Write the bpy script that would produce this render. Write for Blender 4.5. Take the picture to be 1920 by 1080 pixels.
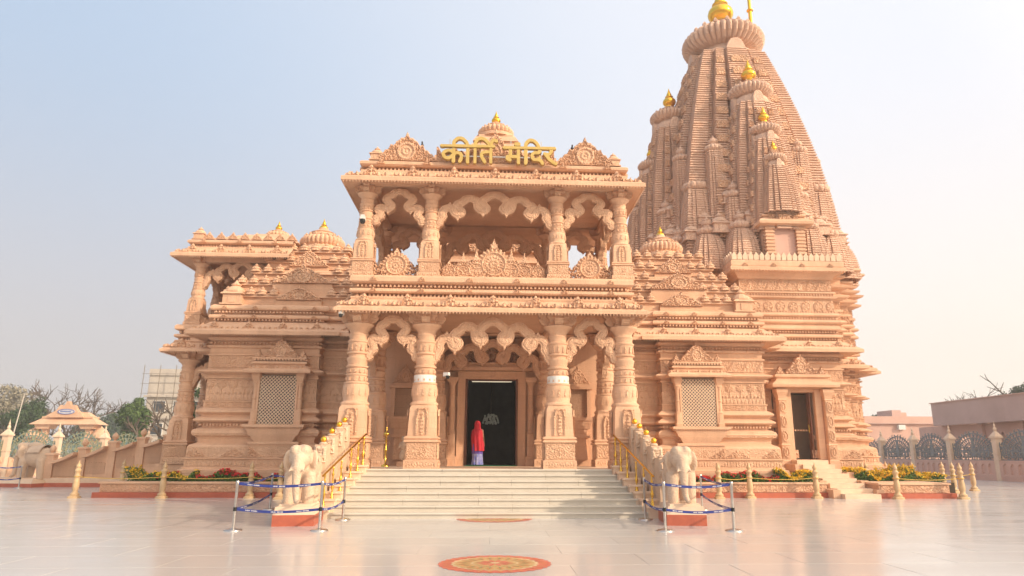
import bpy, math, random
import numpy as np
from mathutils import Vector, Matrix
R = math.radians
PI = math.pi
random.seed(7)
rng = np.random.default_rng(11)
S = bpy.context.scene
for o in list(bpy.data.objects):
    bpy.data.objects.remove(o)
C = S.collection

# ------------------------------------------------------------------ camera
F_PX, CX, CY = 1280.0, 995.0, 540.0
EYE = 1.6
pitch = math.atan(312 / 1280.0); yaw = math.atan(74 / 1317.5); roll = 0.003
fw = Vector((math.sin(yaw) * math.cos(pitch), math.cos(yaw) * math.cos(pitch), math.sin(pitch)))
r0 = Vector((math.cos(yaw), -math.sin(yaw), 0)); u0 = r0.cross(fw)
rt = r0 * math.cos(roll) + u0 * math.sin(roll); up = rt.cross(fw)
cam_d = bpy.data.cameras.new('camera'); cam = bpy.data.objects.new('camera', cam_d); C.objects.link(cam)
M = Matrix((rt, up, -fw)).transposed().to_4x4(); M.translation = (0, 0, EYE)
cam.matrix_world = M
cam_d.sensor_width = 36.0; cam_d.lens = F_PX * 36.0 / 1920.0
cam_d.shift_x = -(CX - 960.0) / 1920.0
cam_d.clip_start = 0.1; cam_d.clip_end = 6000
S.camera = cam


def ray(px, py):
    return fw + rt * ((px - CX) / F_PX) - up * ((py - CY) / F_PX)


def at(px, py, Y):
    r = ray(px, py); t = Y / r.y
    return (r.x * t, EYE + r.z * t)

# ------------------------------------------------------------------ light
SUN_EL = R(25); SUN_AZ = R(122)          # azimuth from +Y towards +X
S.view_settings.view_transform = 'Standard'; S.view_settings.look = 'None'
S.view_settings.gamma = 1.0; S.view_settings.use_curve_mapping = False
S.view_settings.exposure = 0.47
W = bpy.data.worlds.new('World'); S.world = W; W.use_nodes = True
nt = W.node_tree; nt.nodes.clear()


def N(t, kind, **kw):
    n = t.nodes.new(kind)
    for k, v in kw.items():
        if k.startswith('i_'):
            key = k[2:]
            n.inputs[int(key) if key.isdigit() else key.replace('_', ' ')].default_value = v
        else:
            setattr(n, k, v)
    return n


sky = N(nt, 'ShaderNodeTexSky', sky_type='NISHITA', sun_disc=False, sun_elevation=SUN_EL, sun_rotation=SUN_AZ,
        air_density=1.0, dust_density=3.0, ozone_density=1.0)
tc = N(nt, 'ShaderNodeTexCoord')
sep = N(nt, 'ShaderNodeSeparateXYZ'); nt.links.new(tc.outputs['Generated'], sep.inputs[0])
# hazy air: pale blue high up, warm cream towards the sun side, grey-beige low down away from it
dotn = N(nt, 'ShaderNodeVectorMath', operation='DOT_PRODUCT')
nt.links.new(tc.outputs['Generated'], dotn.inputs[0]); dotn.inputs[1].default_value = (math.sin(R(100)), math.cos(R(100)), 0.25)
mr = N(nt, 'ShaderNodeMapRange', interpolation_type='SMOOTHSTEP', i_1=-0.62, i_2=0.42); nt.links.new(dotn.outputs['Value'], mr.inputs[0])
el = N(nt, 'ShaderNodeMapRange', interpolation_type='SMOOTHSTEP', i_1=0.0, i_2=0.55); nt.links.new(sep.outputs['Z'], el.inputs[0])


def mixc(a, b, f, t=nt):
    m = t.nodes.new('ShaderNodeMix'); m.data_type = 'RGBA'
    for s, v in ((6, a), (7, b)):
        if isinstance(v, tuple): m.inputs[s].default_value = (*v, 1)
        else: t.links.new(v, m.inputs[s])
    if isinstance(f, (int, float)): m.inputs[0].default_value = f
    else: t.links.new(f, m.inputs[0])
    return m.outputs[2]


lowc = mixc((5.5, 5.05, 4.95), (9.3, 8.1, 7.1), mr.outputs[0])
highc = mixc((3.9, 5.0, 6.5), (7.4, 7.6, 8.2), mr.outputs[0])
haze_c = mixc(lowc, highc, el.outputs[0])
# broad glow of the hazy sun itself, beyond the right edge of the frame
glow = N(nt, 'ShaderNodeVectorMath', operation='DOT_PRODUCT'); nt.links.new(tc.outputs['Generated'], glow.inputs[0])
glow.inputs[1].default_value = (math.sin(SUN_AZ) * math.cos(SUN_EL), math.cos(SUN_AZ) * math.cos(SUN_EL), math.sin(SUN_EL))
gm = N(nt, 'ShaderNodeMapRange', interpolation_type='SMOOTHSTEP', i_1=0.25, i_2=1.0); nt.links.new(glow.outputs['Value'], gm.inputs[0])
haze_c = mixc(haze_c, (19.0, 16.0, 12.5), gm.outputs[0])
wcol = mixc(sky.outputs[0], haze_c, 0.9)
bg = N(nt, 'ShaderNodeBackground', i_1=0.1); nt.links.new(wcol, bg.inputs[0])
wo = N(nt, 'ShaderNodeOutputWorld'); nt.links.new(bg.outputs[0], wo.inputs[0])

sd = bpy.data.lights.new('sun', 'SUN'); sd.energy = 3.0; sd.angle = R(1.2); sd.color = (1.0, 0.82, 0.61)
sun = bpy.data.objects.new('sun', sd); C.objects.link(sun)
sdir = Vector((math.sin(SUN_AZ) * math.cos(SUN_EL), math.cos(SUN_AZ) * math.cos(SUN_EL), math.sin(SUN_EL)))
sun.rotation_euler = sdir.to_track_quat('Z', 'Y').to_euler(); sun.location = (30, -20, 30)


# ------------------------------------------------------------------ materials
def mat(name, col, rough=0.75, metal=0.0, col2=None, nscale=3.0, bump=0.0, bscale=20.0, carve=0.0, cscale=7.0,
        spec=0.35, coat=0.0, stain=0.0, emis=None, rand=0.0, blocks=0.0):
    m = bpy.data.materials.new(name); m.use_nodes = True
    t = m.node_tree; b = t.nodes['Principled BSDF']
    b.inputs['Roughness'].default_value = rough; b.inputs['Metallic'].default_value = metal
    b.inputs['Specular IOR Level'].default_value = spec; b.inputs['Coat Weight'].default_value = coat
    geo = N(t, 'ShaderNodeNewGeometry')
    n1 = N(t, 'ShaderNodeTexNoise', i_Scale=nscale, i_Detail=6.0, i_Roughness=0.65); t.links.new(geo.outputs['Position'], n1.inputs['Vector'])
    c2 = col2 or tuple(min(1, c * 0.8) for c in col)
    mp = N(t, 'ShaderNodeMapRange', i_1=0.32, i_2=0.68); t.links.new(n1.outputs[0], mp.inputs[0])
    out = mixc(col, c2, mp.outputs[0], t)
    if stain:
        n2 = N(t, 'ShaderNodeTexNoise', i_Scale=0.55, i_Detail=5.0, i_Roughness=0.6)
        vm = N(t, 'ShaderNodeVectorMath', operation='MULTIPLY'); t.links.new(geo.outputs['Position'], vm.inputs[0]); vm.inputs[1].default_value = (1.6, 1.6, 0.55)
        t.links.new(vm.outputs[0], n2.inputs['Vector'])
        m2 = N(t, 'ShaderNodeMapRange', i_1=0.42, i_2=0.72, i_4=stain); t.links.new(n2.outputs[0], m2.inputs[0])
        out = mixc(out, tuple(c * f for c, f in zip(col, (0.66, 0.60, 0.58))), m2.outputs[0], t)
    if rand:
        oi = N(t, 'ShaderNodeObjectInfo')
        m3 = N(t, 'ShaderNodeMapRange', i_4=rand); t.links.new(oi.outputs['Random'], m3.inputs[0])
        out = mixc(out, tuple(c * 0.6 for c in col), m3.outputs[0], t)
    if blocks:
        # masonry: every block its own tone, hairline joints, and thin rain streaks
        sp = N(t, 'ShaderNodeSeparateXYZ'); t.links.new(geo.outputs['Position'], sp.inputs[0])
        ad = N(t, 'ShaderNodeMath', operation='ADD'); t.links.new(sp.outputs[0], ad.inputs[0]); t.links.new(sp.outputs[1], ad.inputs[1])
        cb = N(t, 'ShaderNodeCombineXYZ'); t.links.new(ad.outputs[0], cb.inputs[0]); t.links.new(sp.outputs[2], cb.inputs[1])
        bk = N(t, 'ShaderNodeTexBrick', offset=0.43, i_Scale=1.0); bk.inputs['Color1'].default_value = (0, 0, 0, 1); bk.inputs['Color2'].default_value = (1, 1, 1, 1); bk.inputs['Mortar'].default_value = (2.2, 2.2, 2.2, 1)
        bk.inputs['Mortar Size'].default_value = 0.006; bk.inputs['Brick Width'].default_value = 1.15; bk.inputs['Row Height'].default_value = 0.47
        t.links.new(cb.outputs[0], bk.inputs['Vector'])
        mb_ = N(t, 'ShaderNodeMath', operation='MULTIPLY', i_1=blocks, use_clamp=True); t.links.new(bk.outputs['Color'], mb_.inputs[0])
        out = mixc(out, (col[0] * .72, col[1] * .66, col[2] * .62), mb_.outputs[0], t)
        vs_ = N(t, 'ShaderNodeVectorMath', operation='MULTIPLY'); t.links.new(geo.outputs['Position'], vs_.inputs[0]); vs_.inputs[1].default_value = (5.5, 5.5, .35)
        ns_ = N(t, 'ShaderNodeTexNoise', i_Scale=1.0, i_Detail=4.0); t.links.new(vs_.outputs[0], ns_.inputs['Vector'])
        ms_ = N(t, 'ShaderNodeMapRange', i_1=0.55, i_2=0.8, i_4=0.35); t.links.new(ns_.outputs[0], ms_.inputs[0])
        out = mixc(out, (col[0] * .62, col[1] * .58, col[2] * .58), ms_.outputs[0], t)
    t.links.new(out, b.inputs['Base Color'])
    last = None
    if bump:
        n3 = N(t, 'ShaderNodeTexNoise', i_Scale=bscale, i_Detail=4.0); t.links.new(geo.outputs['Position'], n3.inputs['Vector'])
        bp = N(t, 'ShaderNodeBump', i_Strength=min(1, bump), i_Distance=0.02); t.links.new(n3.outputs[0], bp.inputs['Height']); last = bp
    if carve:
        # fine chiselled ornament, too small to model one by one
        v = N(t, 'ShaderNodeTexVoronoi', feature='SMOOTH_F1', i_Scale=cscale, i_Smoothness=0.25)
        nd = N(t, 'ShaderNodeTexNoise', i_Scale=cscale * 0.7, i_Detail=1.0); t.links.new(geo.outputs['Position'], nd.inputs['Vector'])
        vs = N(t, 'ShaderNodeVectorMath', operation='SCALE'); vs.inputs[3].default_value = 0.25; t.links.new(nd.outputs[1], vs.inputs[0])
        va = N(t, 'ShaderNodeVectorMath', operation='ADD'); t.links.new(geo.outputs['Position'], va.inputs[0]); t.links.new(vs.outputs[0], va.inputs[1])
        t.links.new(va.outputs[0], v.inputs['Vector'])
        sn = N(t, 'ShaderNodeMath', operation='MULTIPLY', i_1=15.0); t.links.new(v.outputs['Distance'], sn.inputs[0])
        s2 = N(t, 'ShaderNodeMath', operation='SINE'); t.links.new(sn.outputs[0], s2.inputs[0])
        bp = N(t, 'ShaderNodeBump', i_Strength=carve, i_Distance=0.03); t.links.new(s2.outputs[0], bp.inputs['Height'])
        if last: t.links.new(last.outputs[0], bp.inputs['Normal'])
        last = bp
    if last: t.links.new(last.outputs[0], b.inputs['Normal'])
    if emis:
        b.inputs['Emission Color'].default_value = (*emis[0], 1); b.inputs['Emission Strength'].default_value = emis[1]
    return m


ST = (0.82, 0.53, 0.352); ST2 = (0.75, 0.465, 0.30)
stone = mat('pink sandstone', ST, 0.8, 0, ST2, 2.5, 0.3, 25, 0.32, 13.0, stain=0.6, blocks=.35)
carved = mat('carved pink sandstone', ST, 0.82, 0, ST2, 2.5, 0.3, 30, 0.55, 9.0, stain=0.5, blocks=.3)
carved2 = mat('finely carved sandstone', (0.80, 0.51, 0.34), 0.82, 0, ST2, 2.5, 0.3, 30, 0.8, 5.5, stain=0.55)
tower_m = mat('tower sandstone', (0.86, 0.595, 0.45), 0.85, 0, (0.78, 0.525, 0.385), 2.0, 0.35, 20, 0.6, 8.5, stain=0.5, blocks=.3)
pale = mat('pale sandstone', (0.78, 0.60, 0.44), 0.7, 0, (0.70, 0.50, 0.36), 3, 0.3, 20, 0, stain=0.3)
eleph_m = mat('cream carved stone', (0.67, 0.50, 0.365), 0.7, 0, (0.58, 0.42, 0.30), 4, 0.25, 18, 0.18, 7, stain=0.35)
terra = mat('terracotta stone', (0.50, 0.13, 0.07), 0.5, 0, (0.40, 0.10, 0.06), 4, 0.1, 30)
marble_step = mat('white marble steps', (0.64, 0.59, 0.51), 0.3, 0, (0.56, 0.505, 0.43), 1.6, 0, 10, rand=0.05, spec=0.5)
gold = mat('polished gold', (0.95, 0.56, 0.06), 0.24, 1.0, (0.86, 0.46, 0.04), 8, 0.1, 12)
brass = mat('polished brass', (0.85, 0.56, 0.10), 0.25, 1.0, (0.66, 0.40, 0.06), 20)
goldpaint = mat('gold painted letters', (0.60, 0.43, 0.14), 0.45, 0.3, (0.52, 0.36, 0.11), 5, 0.05, 9)
steel = mat('brushed steel', (0.62, 0.58, 0.54), 0.28, 1.0, (0.5, 0.47, 0.44), 20)
belt_m = mat('navy blue belt', (0.03, 0.05, 0.26), 0.6, 0, (0.025, 0.04, 0.2), 30)
white_m = mat('white paint', (0.8, 0.78, 0.74), 0.5)
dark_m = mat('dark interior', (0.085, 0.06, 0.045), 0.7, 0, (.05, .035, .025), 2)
black_m = mat('black plastic', (0.02, 0.02, 0.02), 0.4)
wood = mat('dark red teak', (0.20, 0.07, 0.03), 0.4, 0, (0.13, 0.045, 0.02), 9, 0.1)
pinkwall = mat('pink plaster', (0.66, 0.42, 0.34), 0.8, 0, (0.60, 0.37, 0.30), 0.8, 0.1, 20, stain=0.25)
pinkroof = mat('dull pink fascia', (0.60, 0.42, 0.37), 0.8, 0, (0.55, 0.38, 0.33), 0.5, 0.1, 20, stain=0.3)
bollm = mat('cream turned stone', (0.64, 0.45, 0.26), 0.45, 0, (0.52, 0.35, 0.19), 6, 0.1)
ropem = mat('yellow rope', (0.75, 0.48, 0.10), 0.7)
leafm = mat('hedge leaves', (0.11, 0.22, 0.03), 0.6, 0, (0.06, 0.13, 0.02), 3)
redfl = mat('red petals', (0.75, 0.03, 0.035), 0.6, 0, (0.6, 0.015, 0.02), 5)
yelfl = mat('yellow petals', (0.85, 0.62, 0.03), 0.6, 0, (0.8, 0.42, 0.01), 5)
greymat = mat('green entrance mat', (0.03, 0.25, 0.13), 0.9)

# polished marble floor: colour, veins, joints far away
def floor_mat():
    m = bpy.data.materials.new('polished marble floor'); m.use_nodes = True
    t = m.node_tree; b = t.nodes['Principled BSDF']
    geo = N(t, 'ShaderNodeNewGeometry')
    br = N(t, 'ShaderNodeTexBrick', offset=0.5, i_Scale=1.0, i_5=0.012)
    br.inputs['Color1'].default_value = (0.0, 0.0, 0.0, 1); br.inputs['Color2'].default_value = (1, 1, 1, 1); br.inputs['Mortar'].default_value = (0.5, 0.5, 0.5, 1)
    br.inputs['Mortar Size'].default_value = 0.0; br.inputs['Brick Width'].default_value = 2.4; br.inputs['Row Height'].default_value = 1.2
    t.links.new(geo.outputs['Position'], br.inputs['Vector'])
    vm = N(t, 'ShaderNodeVectorMath', operation='MULTIPLY'); t.links.new(geo.outputs['Position'], vm.inputs[0]); vm.inputs[1].default_value = (0.35, 1.1, 1)
    n = N(t, 'ShaderNodeTexNoise', i_Scale=0.9, i_Detail=9.0, i_Roughness=0.7, i_Distortion=1.2); t.links.new(vm.outputs[0], n.inputs['Vector'])
    mp = N(t, 'ShaderNodeMapRange', i_1=0.35, i_2=0.68); t.links.new(n.outputs[0], mp.inputs[0])
    c = mixc((0.585, 0.565, 0.55), (0.49, 0.46, 0.44), mp.outputs[0], t)
    mf = N(t, 'ShaderNodeMath', operation='MULTIPLY', i_1=0.28); t.links.new(br.outputs['Color'], mf.inputs[0])
    c = mixc(c, (0.48, 0.43, 0.39), mf.outputs[0], t)
    t.links.new(c, b.inputs['Base Color'])
    b.inputs['Specular IOR Level'].default_value = 0.6
    r2 = N(t, 'ShaderNodeMapRange', i_1=0.3, i_2=0.7, i_3=0.10, i_4=0.26); t.links.new(n.outputs[0], r2.inputs[0]); t.links.new(r2.outputs[0], b.inputs['Roughness'])
    n2 = N(t, 'ShaderNodeTexNoise', i_Scale=1.3, i_Detail=2.0); t.links.new(geo.outputs['Position'], n2.inputs['Vector'])
    bp = N(t, 'ShaderNodeBump', i_Strength=0.12, i_Distance=0.02); t.links.new(n2.outputs[0], bp.inputs['Height']); t.links.new(bp.outputs[0], b.inputs['Normal'])
    return m


floor_m = floor_mat()


# ------------------------------------------------------------------ mesh tools
class MB:
    def __init__(s): s.v = []; s.f = {3: [], 4: []}; s.n = 0; s.ng = []
    def add(s, v, f):
        v = np.asarray(v, float).reshape(-1, 3); f = np.asarray(f, int)
        if len(f): s.f[f.shape[1]].append(f + s.n)
        s.v.append(v); s.n += len(v); return s
    def poly(s, pts):
        s.ng.append([s.n + i for i in range(len(pts))]); s.v.append(np.asarray(pts, float)); s.n += len(pts)
    def merge(s, o, T=None, scale=None, rz=0.0):
        """stamp another builder in, moved by T, scaled and turned about z"""
        if not o.v: return s
        v = np.concatenate(o.v)
        if scale is not None: v = v * np.asarray(scale, float)
        if rz:
            c, q = math.cos(rz), math.sin(rz); v = np.stack([v[:, 0] * c - v[:, 1] * q, v[:, 0] * q + v[:, 1] * c, v[:, 2]], 1)
        if T is not None: v = v + np.asarray(T, float)
        for k in (3, 4):
            for f in o.f[k]: s.f[k].append(f + s.n)
        for g in o.ng: s.ng.append([i + s.n for i in g])
        s.v.append(v); s.n += len(v); return s
    def mesh(s, name, m, smooth=False):
        me = bpy.data.meshes.new(name)
        v = np.concatenate(s.v).astype(np.float32); q = np.concatenate(s.f[4]) if s.f[4] else np.zeros((0, 4), int)
        t = np.concatenate(s.f[3]) if s.f[3] else np.zeros((0, 3), int)
        li = np.concatenate([q.ravel(), t.ravel()] + [np.array(g) for g in s.ng]).astype(np.int32)
        sizes = np.concatenate([np.full(len(q), 4), np.full(len(t), 3), np.array([len(g) for g in s.ng], int)]).astype(np.int32)
        st = np.concatenate([[0], np.cumsum(sizes)[:-1]]).astype(np.int32)
        me.vertices.add(len(v)); me.vertices.foreach_set('co', v.ravel())
        me.loops.add(len(li)); me.loops.foreach_set('vertex_index', li)
        me.polygons.add(len(sizes)); me.polygons.foreach_set('loop_start', st); me.polygons.foreach_set('loop_total', sizes)
        me.polygons.foreach_set('use_smooth', np.full(len(sizes), bool(smooth)))
        me.update(calc_edges=True); me.materials.append(m)
        return me
    def build(s, name, m, parent=None, kind=None, smooth=False, label=None):
        return link(name, s.mesh(name, m, smooth), parent, kind, label)


def link(name, me, parent=None, kind=None, label=None, loc=None, rz=0.0):
    o = bpy.data.objects.new(name, me); C.objects.link(o)
    if loc is not None: o.location = loc
    o.rotation_euler.z = rz
    if parent is not None:
        o.parent = parent
        if loc is None and parent.type == 'EMPTY' and parent.get('_world'):
            o.location = -parent.location
    if kind: o['kind'] = kind
    if label: o['label'] = label
    return o


def thing(name, label, cat, loc=(0, 0, 0), rz=0.0, group=None, world=False):
    o = bpy.data.objects.new(name, None); C.objects.link(o); o.location = loc; o.rotation_euler.z = rz
    o['label'] = label; o['category'] = cat; o.empty_display_size = 0.3
    if group: o['group'] = group
    if world: o['_world'] = 1
    return o


def tag(o, label, cat, group=None):
    o['label'] = label; o['category'] = cat
    if group: o['group'] = group
    return o


def copy_tree(o, loc=None, rz=None, label=None, scale=None):
    kids = [c for c in o.children]
    c = o.copy(); C.objects.link(c)
    if loc is not None: c.location = loc
    if rz is not None: c.rotation_euler.z = rz
    if scale is not None: c.scale = scale
    if label: c['label'] = label
    def rec(src, dst):
        for ch in src.children:
            if ch == dst: continue
            d = ch.copy(); C.objects.link(d); d.parent = dst; rec(ch, d)
    for ch in kids:
        d = ch.copy(); C.objects.link(d); d.parent = c; rec(ch, d)
    return c


BOXQ = np.array([[0, 1, 2, 3], [7, 6, 5, 4], [0, 4, 5, 1], [1, 5, 6, 2], [2, 6, 7, 3], [3, 7, 4, 0]])


def box(mb, x0, x1, y0, y1, z0, z1, tx=0.0, ty=0.0):
    mb.add([(x0, y0, z0), (x0, y1, z0), (x1, y1, z0), (x1, y0, z0), (x0 + tx, y0 + ty, z1), (x0 + tx, y1 - ty, z1), (x1 - tx, y1 - ty, z1), (x1 - tx, y0 + ty, z1)], BOXQ)
    return mb


def B(x0, x1, y0, y1, z0, z1, tx=0, ty=0): return box(MB(), x0, x1, y0, y1, z0, z1, tx, ty)


def mould(mb, path, prof, closed=False, cap=True):
    """sweep a vertical profile (offset, z) along a plan path; outward is to the right of travel"""
    P = [Vector(p) for p in path]; n = len(P); ms = []
    def nrm(a, b): d = (b - a).normalized(); return Vector((d.y, -d.x))
    for i in range(n):
        e = []
        if closed or i > 0: e.append(nrm(P[i - 1], P[i]))
        if closed or i < n - 1: e.append(nrm(P[i], P[(i + 1) % n]))
        if len(e) == 2:
            m = (e[0] + e[1]) / max(0.3, 1 + e[0].dot(e[1]))
        else: m = e[0]
        ms.append(m)
    k = len(prof)
    v = [(p.x + m.x * o, p.y + m.y * o, z) for p, m in zip(P, ms) for (o, z) in prof]
    f = []
    for i in range(n if closed else n - 1):
        j = (i + 1) % n
        for a in range(k - 1):
            f.append((i * k + a, j * k + a, j * k + a + 1, i * k + a + 1))
    mb.add(v, f)
    return mb


def offs(path, off, closed=False):
    mb = MB(); mould(mb, path, [(off, 0), (off, 1)], closed); v = mb.v[0][::2, :2]
    return [tuple(p) for p in v]


def along(path, off, pitch, closed=False, minlen=0.25, inset=0.0):
    """positions and headings spaced along the offset path: (x, y, rz), rz turns -Y to outward"""
    Q = offs(path, off, closed); res = []
    m = len(Q)
    for i in range(m if closed else m - 1):
        a = Vector(Q[i]); b = Vector(Q[(i + 1) % m]); L = (b - a).length - 2 * inset
        if L < minlen: continue
        d = (b - a).normalized(); k = max(1, int(round(L / pitch)))
        out = Vector((d.y, -d.x)); rz = math.atan2(out.x, -out.y)
        for j in range(k):
            p = a + d * (inset + (j + 0.5) * L / k); res.append((p.x, p.y, rz))
    return res


def row(mb, unit, path, off, z, pitch, closed=False, scale=None, minlen=0.25, inset=0.0):
    for x, y, rz in along(path, off, pitch, closed, minlen, inset):
        mb.merge(unit, (x, y, z), scale, rz)
    return mb


def lathe(mb, prof, seg=20, loc=(0, 0, 0), lobes=0, amp=0.0, sq=False, rot=0.0):
    """profile (r, z[, squareness])"""
    th = np.linspace(0, 2 * PI, seg, endpoint=False) + rot
    rings = []
    for p in prof:
        r, z = p[0], p[1]; s = p[2] if len(p) > 2 else 0.0
        k = 1.0 / np.maximum(np.abs(np.cos(th)), np.abs(np.sin(th))) ** s
        if lobes: k = k * (1 - amp + amp * np.abs(np.sin(th * lobes / 2.0)) ** 0.7)
        rings.append(np.stack([r * k * np.cos(th) + loc[0], r * k * np.sin(th) + loc[1], np.full(seg, z + loc[2])], 1))
    v = np.concatenate(rings); m = len(prof)
    i = np.arange(seg); j = (i + 1) % seg
    f = np.concatenate([np.stack([a * seg + i, a * seg + j, (a + 1) * seg + j, (a + 1) * seg + i], 1) for a in range(m - 1)])
    mb.add(v, f)
    for a in (0, m - 1):
        if prof[a][0] > 0.001: mb.poly(rings[a])
    return mb


def relief(Wd, Ht, res, fn, back=0.0, u0=None):
    """carved slab in the XZ plane facing -Y: fn(U,V)->height (<0 = cut away). U from -W/2..W/2, V 0..H"""
    nx = max(2, int(round(Wd / res))); nz = max(2, int(round(Ht / res)))
    u = np.linspace(-Wd / 2, Wd / 2, nx + 1); w = np.linspace(0, Ht, nz + 1)
    U, V = np.meshgrid(u, w); H = fn(U, V).astype(float)
    uc = (u[:-1] + u[1:]) / 2; vc = (w[:-1] + w[1:]) / 2
    Mk = fn(*np.meshgrid(uc, vc)) >= 0
    Hc = np.maximum(H, 0.0)
    idx = np.arange((nx + 1) * (nz + 1)).reshape(nz + 1, nx + 1)
    fr = np.stack([U.ravel(), -Hc.ravel(), V.ravel()], 1)
    q = np.stack([idx[:-1, :-1], idx[:-1, 1:], idx[1:, 1:], idx[1:, :-1]], -1)[Mk]
    mb = MB(); K = len(fr)
    if back > 0:
        bk = fr.copy(); bk[:, 1] = back
        sides = []
        Mp = np.pad(Mk, 1)
        c = Mp[1:-1, 1:-1]
        for (dz, dx, a, b) in ((0, -1, (0, 0), (1, 0)), (0, 1, (1, 1), (0, 1)), (-1, 0, (0, 1), (0, 0)), (1, 0, (1, 0), (1, 1))):
            nb = Mp[1 + dz:Mp.shape[0] - 1 + dz, 1 + dx:Mp.shape[1] - 1 + dx]
            e = c & ~nb; r_, c_ = np.nonzero(e)
            A = idx[r_ + a[0], c_ + a[1]]; Bq = idx[r_ + b[0], c_ + b[1]]
            sides.append(np.stack([A, Bq, Bq + K, A + K], 1))
        v = np.concatenate([fr, bk]); f = np.concatenate([q, q[:, ::-1] + K] + sides)
    else:
        v = fr; f = q
    used = np.unique(f); rm = np.zeros(len(v), int); rm[used] = np.arange(len(used))
    mb.add(v[used], rm[f]); return mb


# ---- carved pattern fields
_cr = np.random.default_rng(5)


def scroll(U, V, cell=0.16, seed=3, sym=True):
    """leafy scrollwork: a curl around each of many scattered centres"""
    u = np.abs(U) if sym else U
    gi = np.floor(u / cell).astype(int); gj = np.floor(V / cell).astype(int)
    best = np.full(u.shape, 9.0); out = np.zeros(u.shape)
    def h(a, b, k): return np.modf(np.abs(np.sin(a * 127.1 + b * 311.7 + k * 74.7 + seed) * 43758.5453))[0]
    for di in (-1, 0, 1):
        for dj in (-1, 0, 1):
            a = gi + di; b = gj + dj
            cx = (a + 0.5 + (h(a, b, 1) - 0.5) * 0.5) * cell; cy = (b + 0.5 + (h(a, b, 2) - 0.5) * 0.5) * cell
            dx = u - cx; dy = V - cy; r = np.hypot(dx, dy); th = np.arctan2(dy, dx)
            sg = np.where((a + b) % 2 == 0, 1, -1)
            val = 0.5 + 0.5 * np.cos(th * sg + r / cell * 9.5 + h(a, b, 3) * 6)
            nb = r < best
            out = np.where(nb, val, out); best = np.where(nb, r, best)
    return out


def f_scroll(cell, d=0.04, seed=3, base=0.0): return lambda U, V: base + d * np.clip(scroll(U, V, cell, seed) * 1.6 - 0.3, 0, 1)


def f_trees(p, Ht, d=0.05):
    def fn(U, V):
        x = np.mod(U, p) - p / 2; v = V / Ht
        stem = (np.abs(x) < 0.05 * p) & (v < 0.62) & (v > 0.06)
        dy = (V - 0.66 * Ht) / (0.28 * Ht); dx = x / (0.40 * p); r = np.hypot(dx, dy); th = np.arctan2(dy, dx)
        leaf = np.clip(1.15 - r, 0, 1) * 3 * (0.6 + 0.4 * np.cos(th * 9)); leaf = np.where(r < 1.0 + 0.1 * np.cos(9 * th), np.clip(leaf, 0.3, 1), 0)
        ped = (v < 0.12) * np.clip(0.5 + 0.5 * np.cos(x / p * 2 * PI * 3), 0, 1)
        return d * np.clip(np.maximum(np.maximum(stem * 0.6, leaf), ped), 0, 1) + (v > 0.95) * d * 0.8
    return fn


def f_tri(p, Ht, d=0.04):
    def fn(U, V):
        x = np.abs(np.mod(U, p) - p / 2) / (p / 2); v = V / Ht
        s = (1 - x) - v * 0.95
        edge = np.exp(-(s / 0.08) ** 2); ins = (s > 0.12) * (0.35 + 0.65 * scroll(U, V, Ht * 0.4, 9, False))
        outl = (s < -0.15) * 0.6 * (scroll(U, V, Ht * 0.35, 4, False) > 0.55)
        return d * np.maximum(np.maximum(edge, ins), outl)
    return fn


def f_lotus(p, Ht, d=0.04):
    def fn(U, V):
        x = np.abs(np.mod(U, p) - p / 2) / (p / 2); v = V / Ht
        s = np.sqrt(np.clip(1 - v, 0, 1)) * 0.92 - x
        return d * np.clip(s * 3, 0, 1) * (0.55 + 0.45 * (np.abs(x) > 0.18))
    return fn


def f_medal(p, Ht, d=0.05):
    """seated figure medallions with curls between, for the plinth"""
    def fn(U, V):
        x = np.mod(U, p) - p / 2; v = V - Ht * 0.42; r = np.hypot(x, v * 1.0) / (Ht * 0.40); th = np.arctan2(v, x)
        ring = np.exp(-((r - 0.92) / 0.1) ** 2); inn = (r < 0.75) * (0.4 + 0.6 * np.cos(th * 2.5 + 1.57) ** 2)
        tri = (1 - np.abs(x) / (p * 0.36)) - V / Ht * 1.05
        curl = (r > 1.05) * (tri > 0) * scroll(U, V, Ht * 0.33, 2, False)
        return d * np.clip(np.maximum(np.maximum(ring, inn), curl), 0, 1)
    return fn


def f_udgam(Wd, Ht, d=0.07, n=3, cell=0.14):
    """stepped leafy pediment silhouette (triangular, with curled edge)"""
    def fn(U, V):
        a = np.abs(U) / (Wd / 2); v = V / Ht
        top = (1 - a) ** 0.85 * (1 - 0.10 * np.abs(np.sin(a * PI * n * 1.3))) + 0.03 * np.cos(a * PI * n * 4)
        top = np.maximum(top, 0.10 * (a < 0.98))
        s = top - v
        core = np.hypot(U / (Wd * 0.13), (V - Ht * 0.33) / (Ht * 0.27))
        h = 0.2 + 0.8 * scroll(U, V, cell, 6); rim = np.exp(-((s - 0.06) / 0.04) ** 2)
        h = np.where(core < 1, 0.55 + 0.45 * (core < 0.72) * (0.5 + 0.5 * np.cos(core * 14)), h)
        h = np.where(np.abs(core - 1) < 0.13, 1.1, h)
        return np.where(s > 0, d * np.maximum(h, rim), -1)
    return fn


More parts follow.
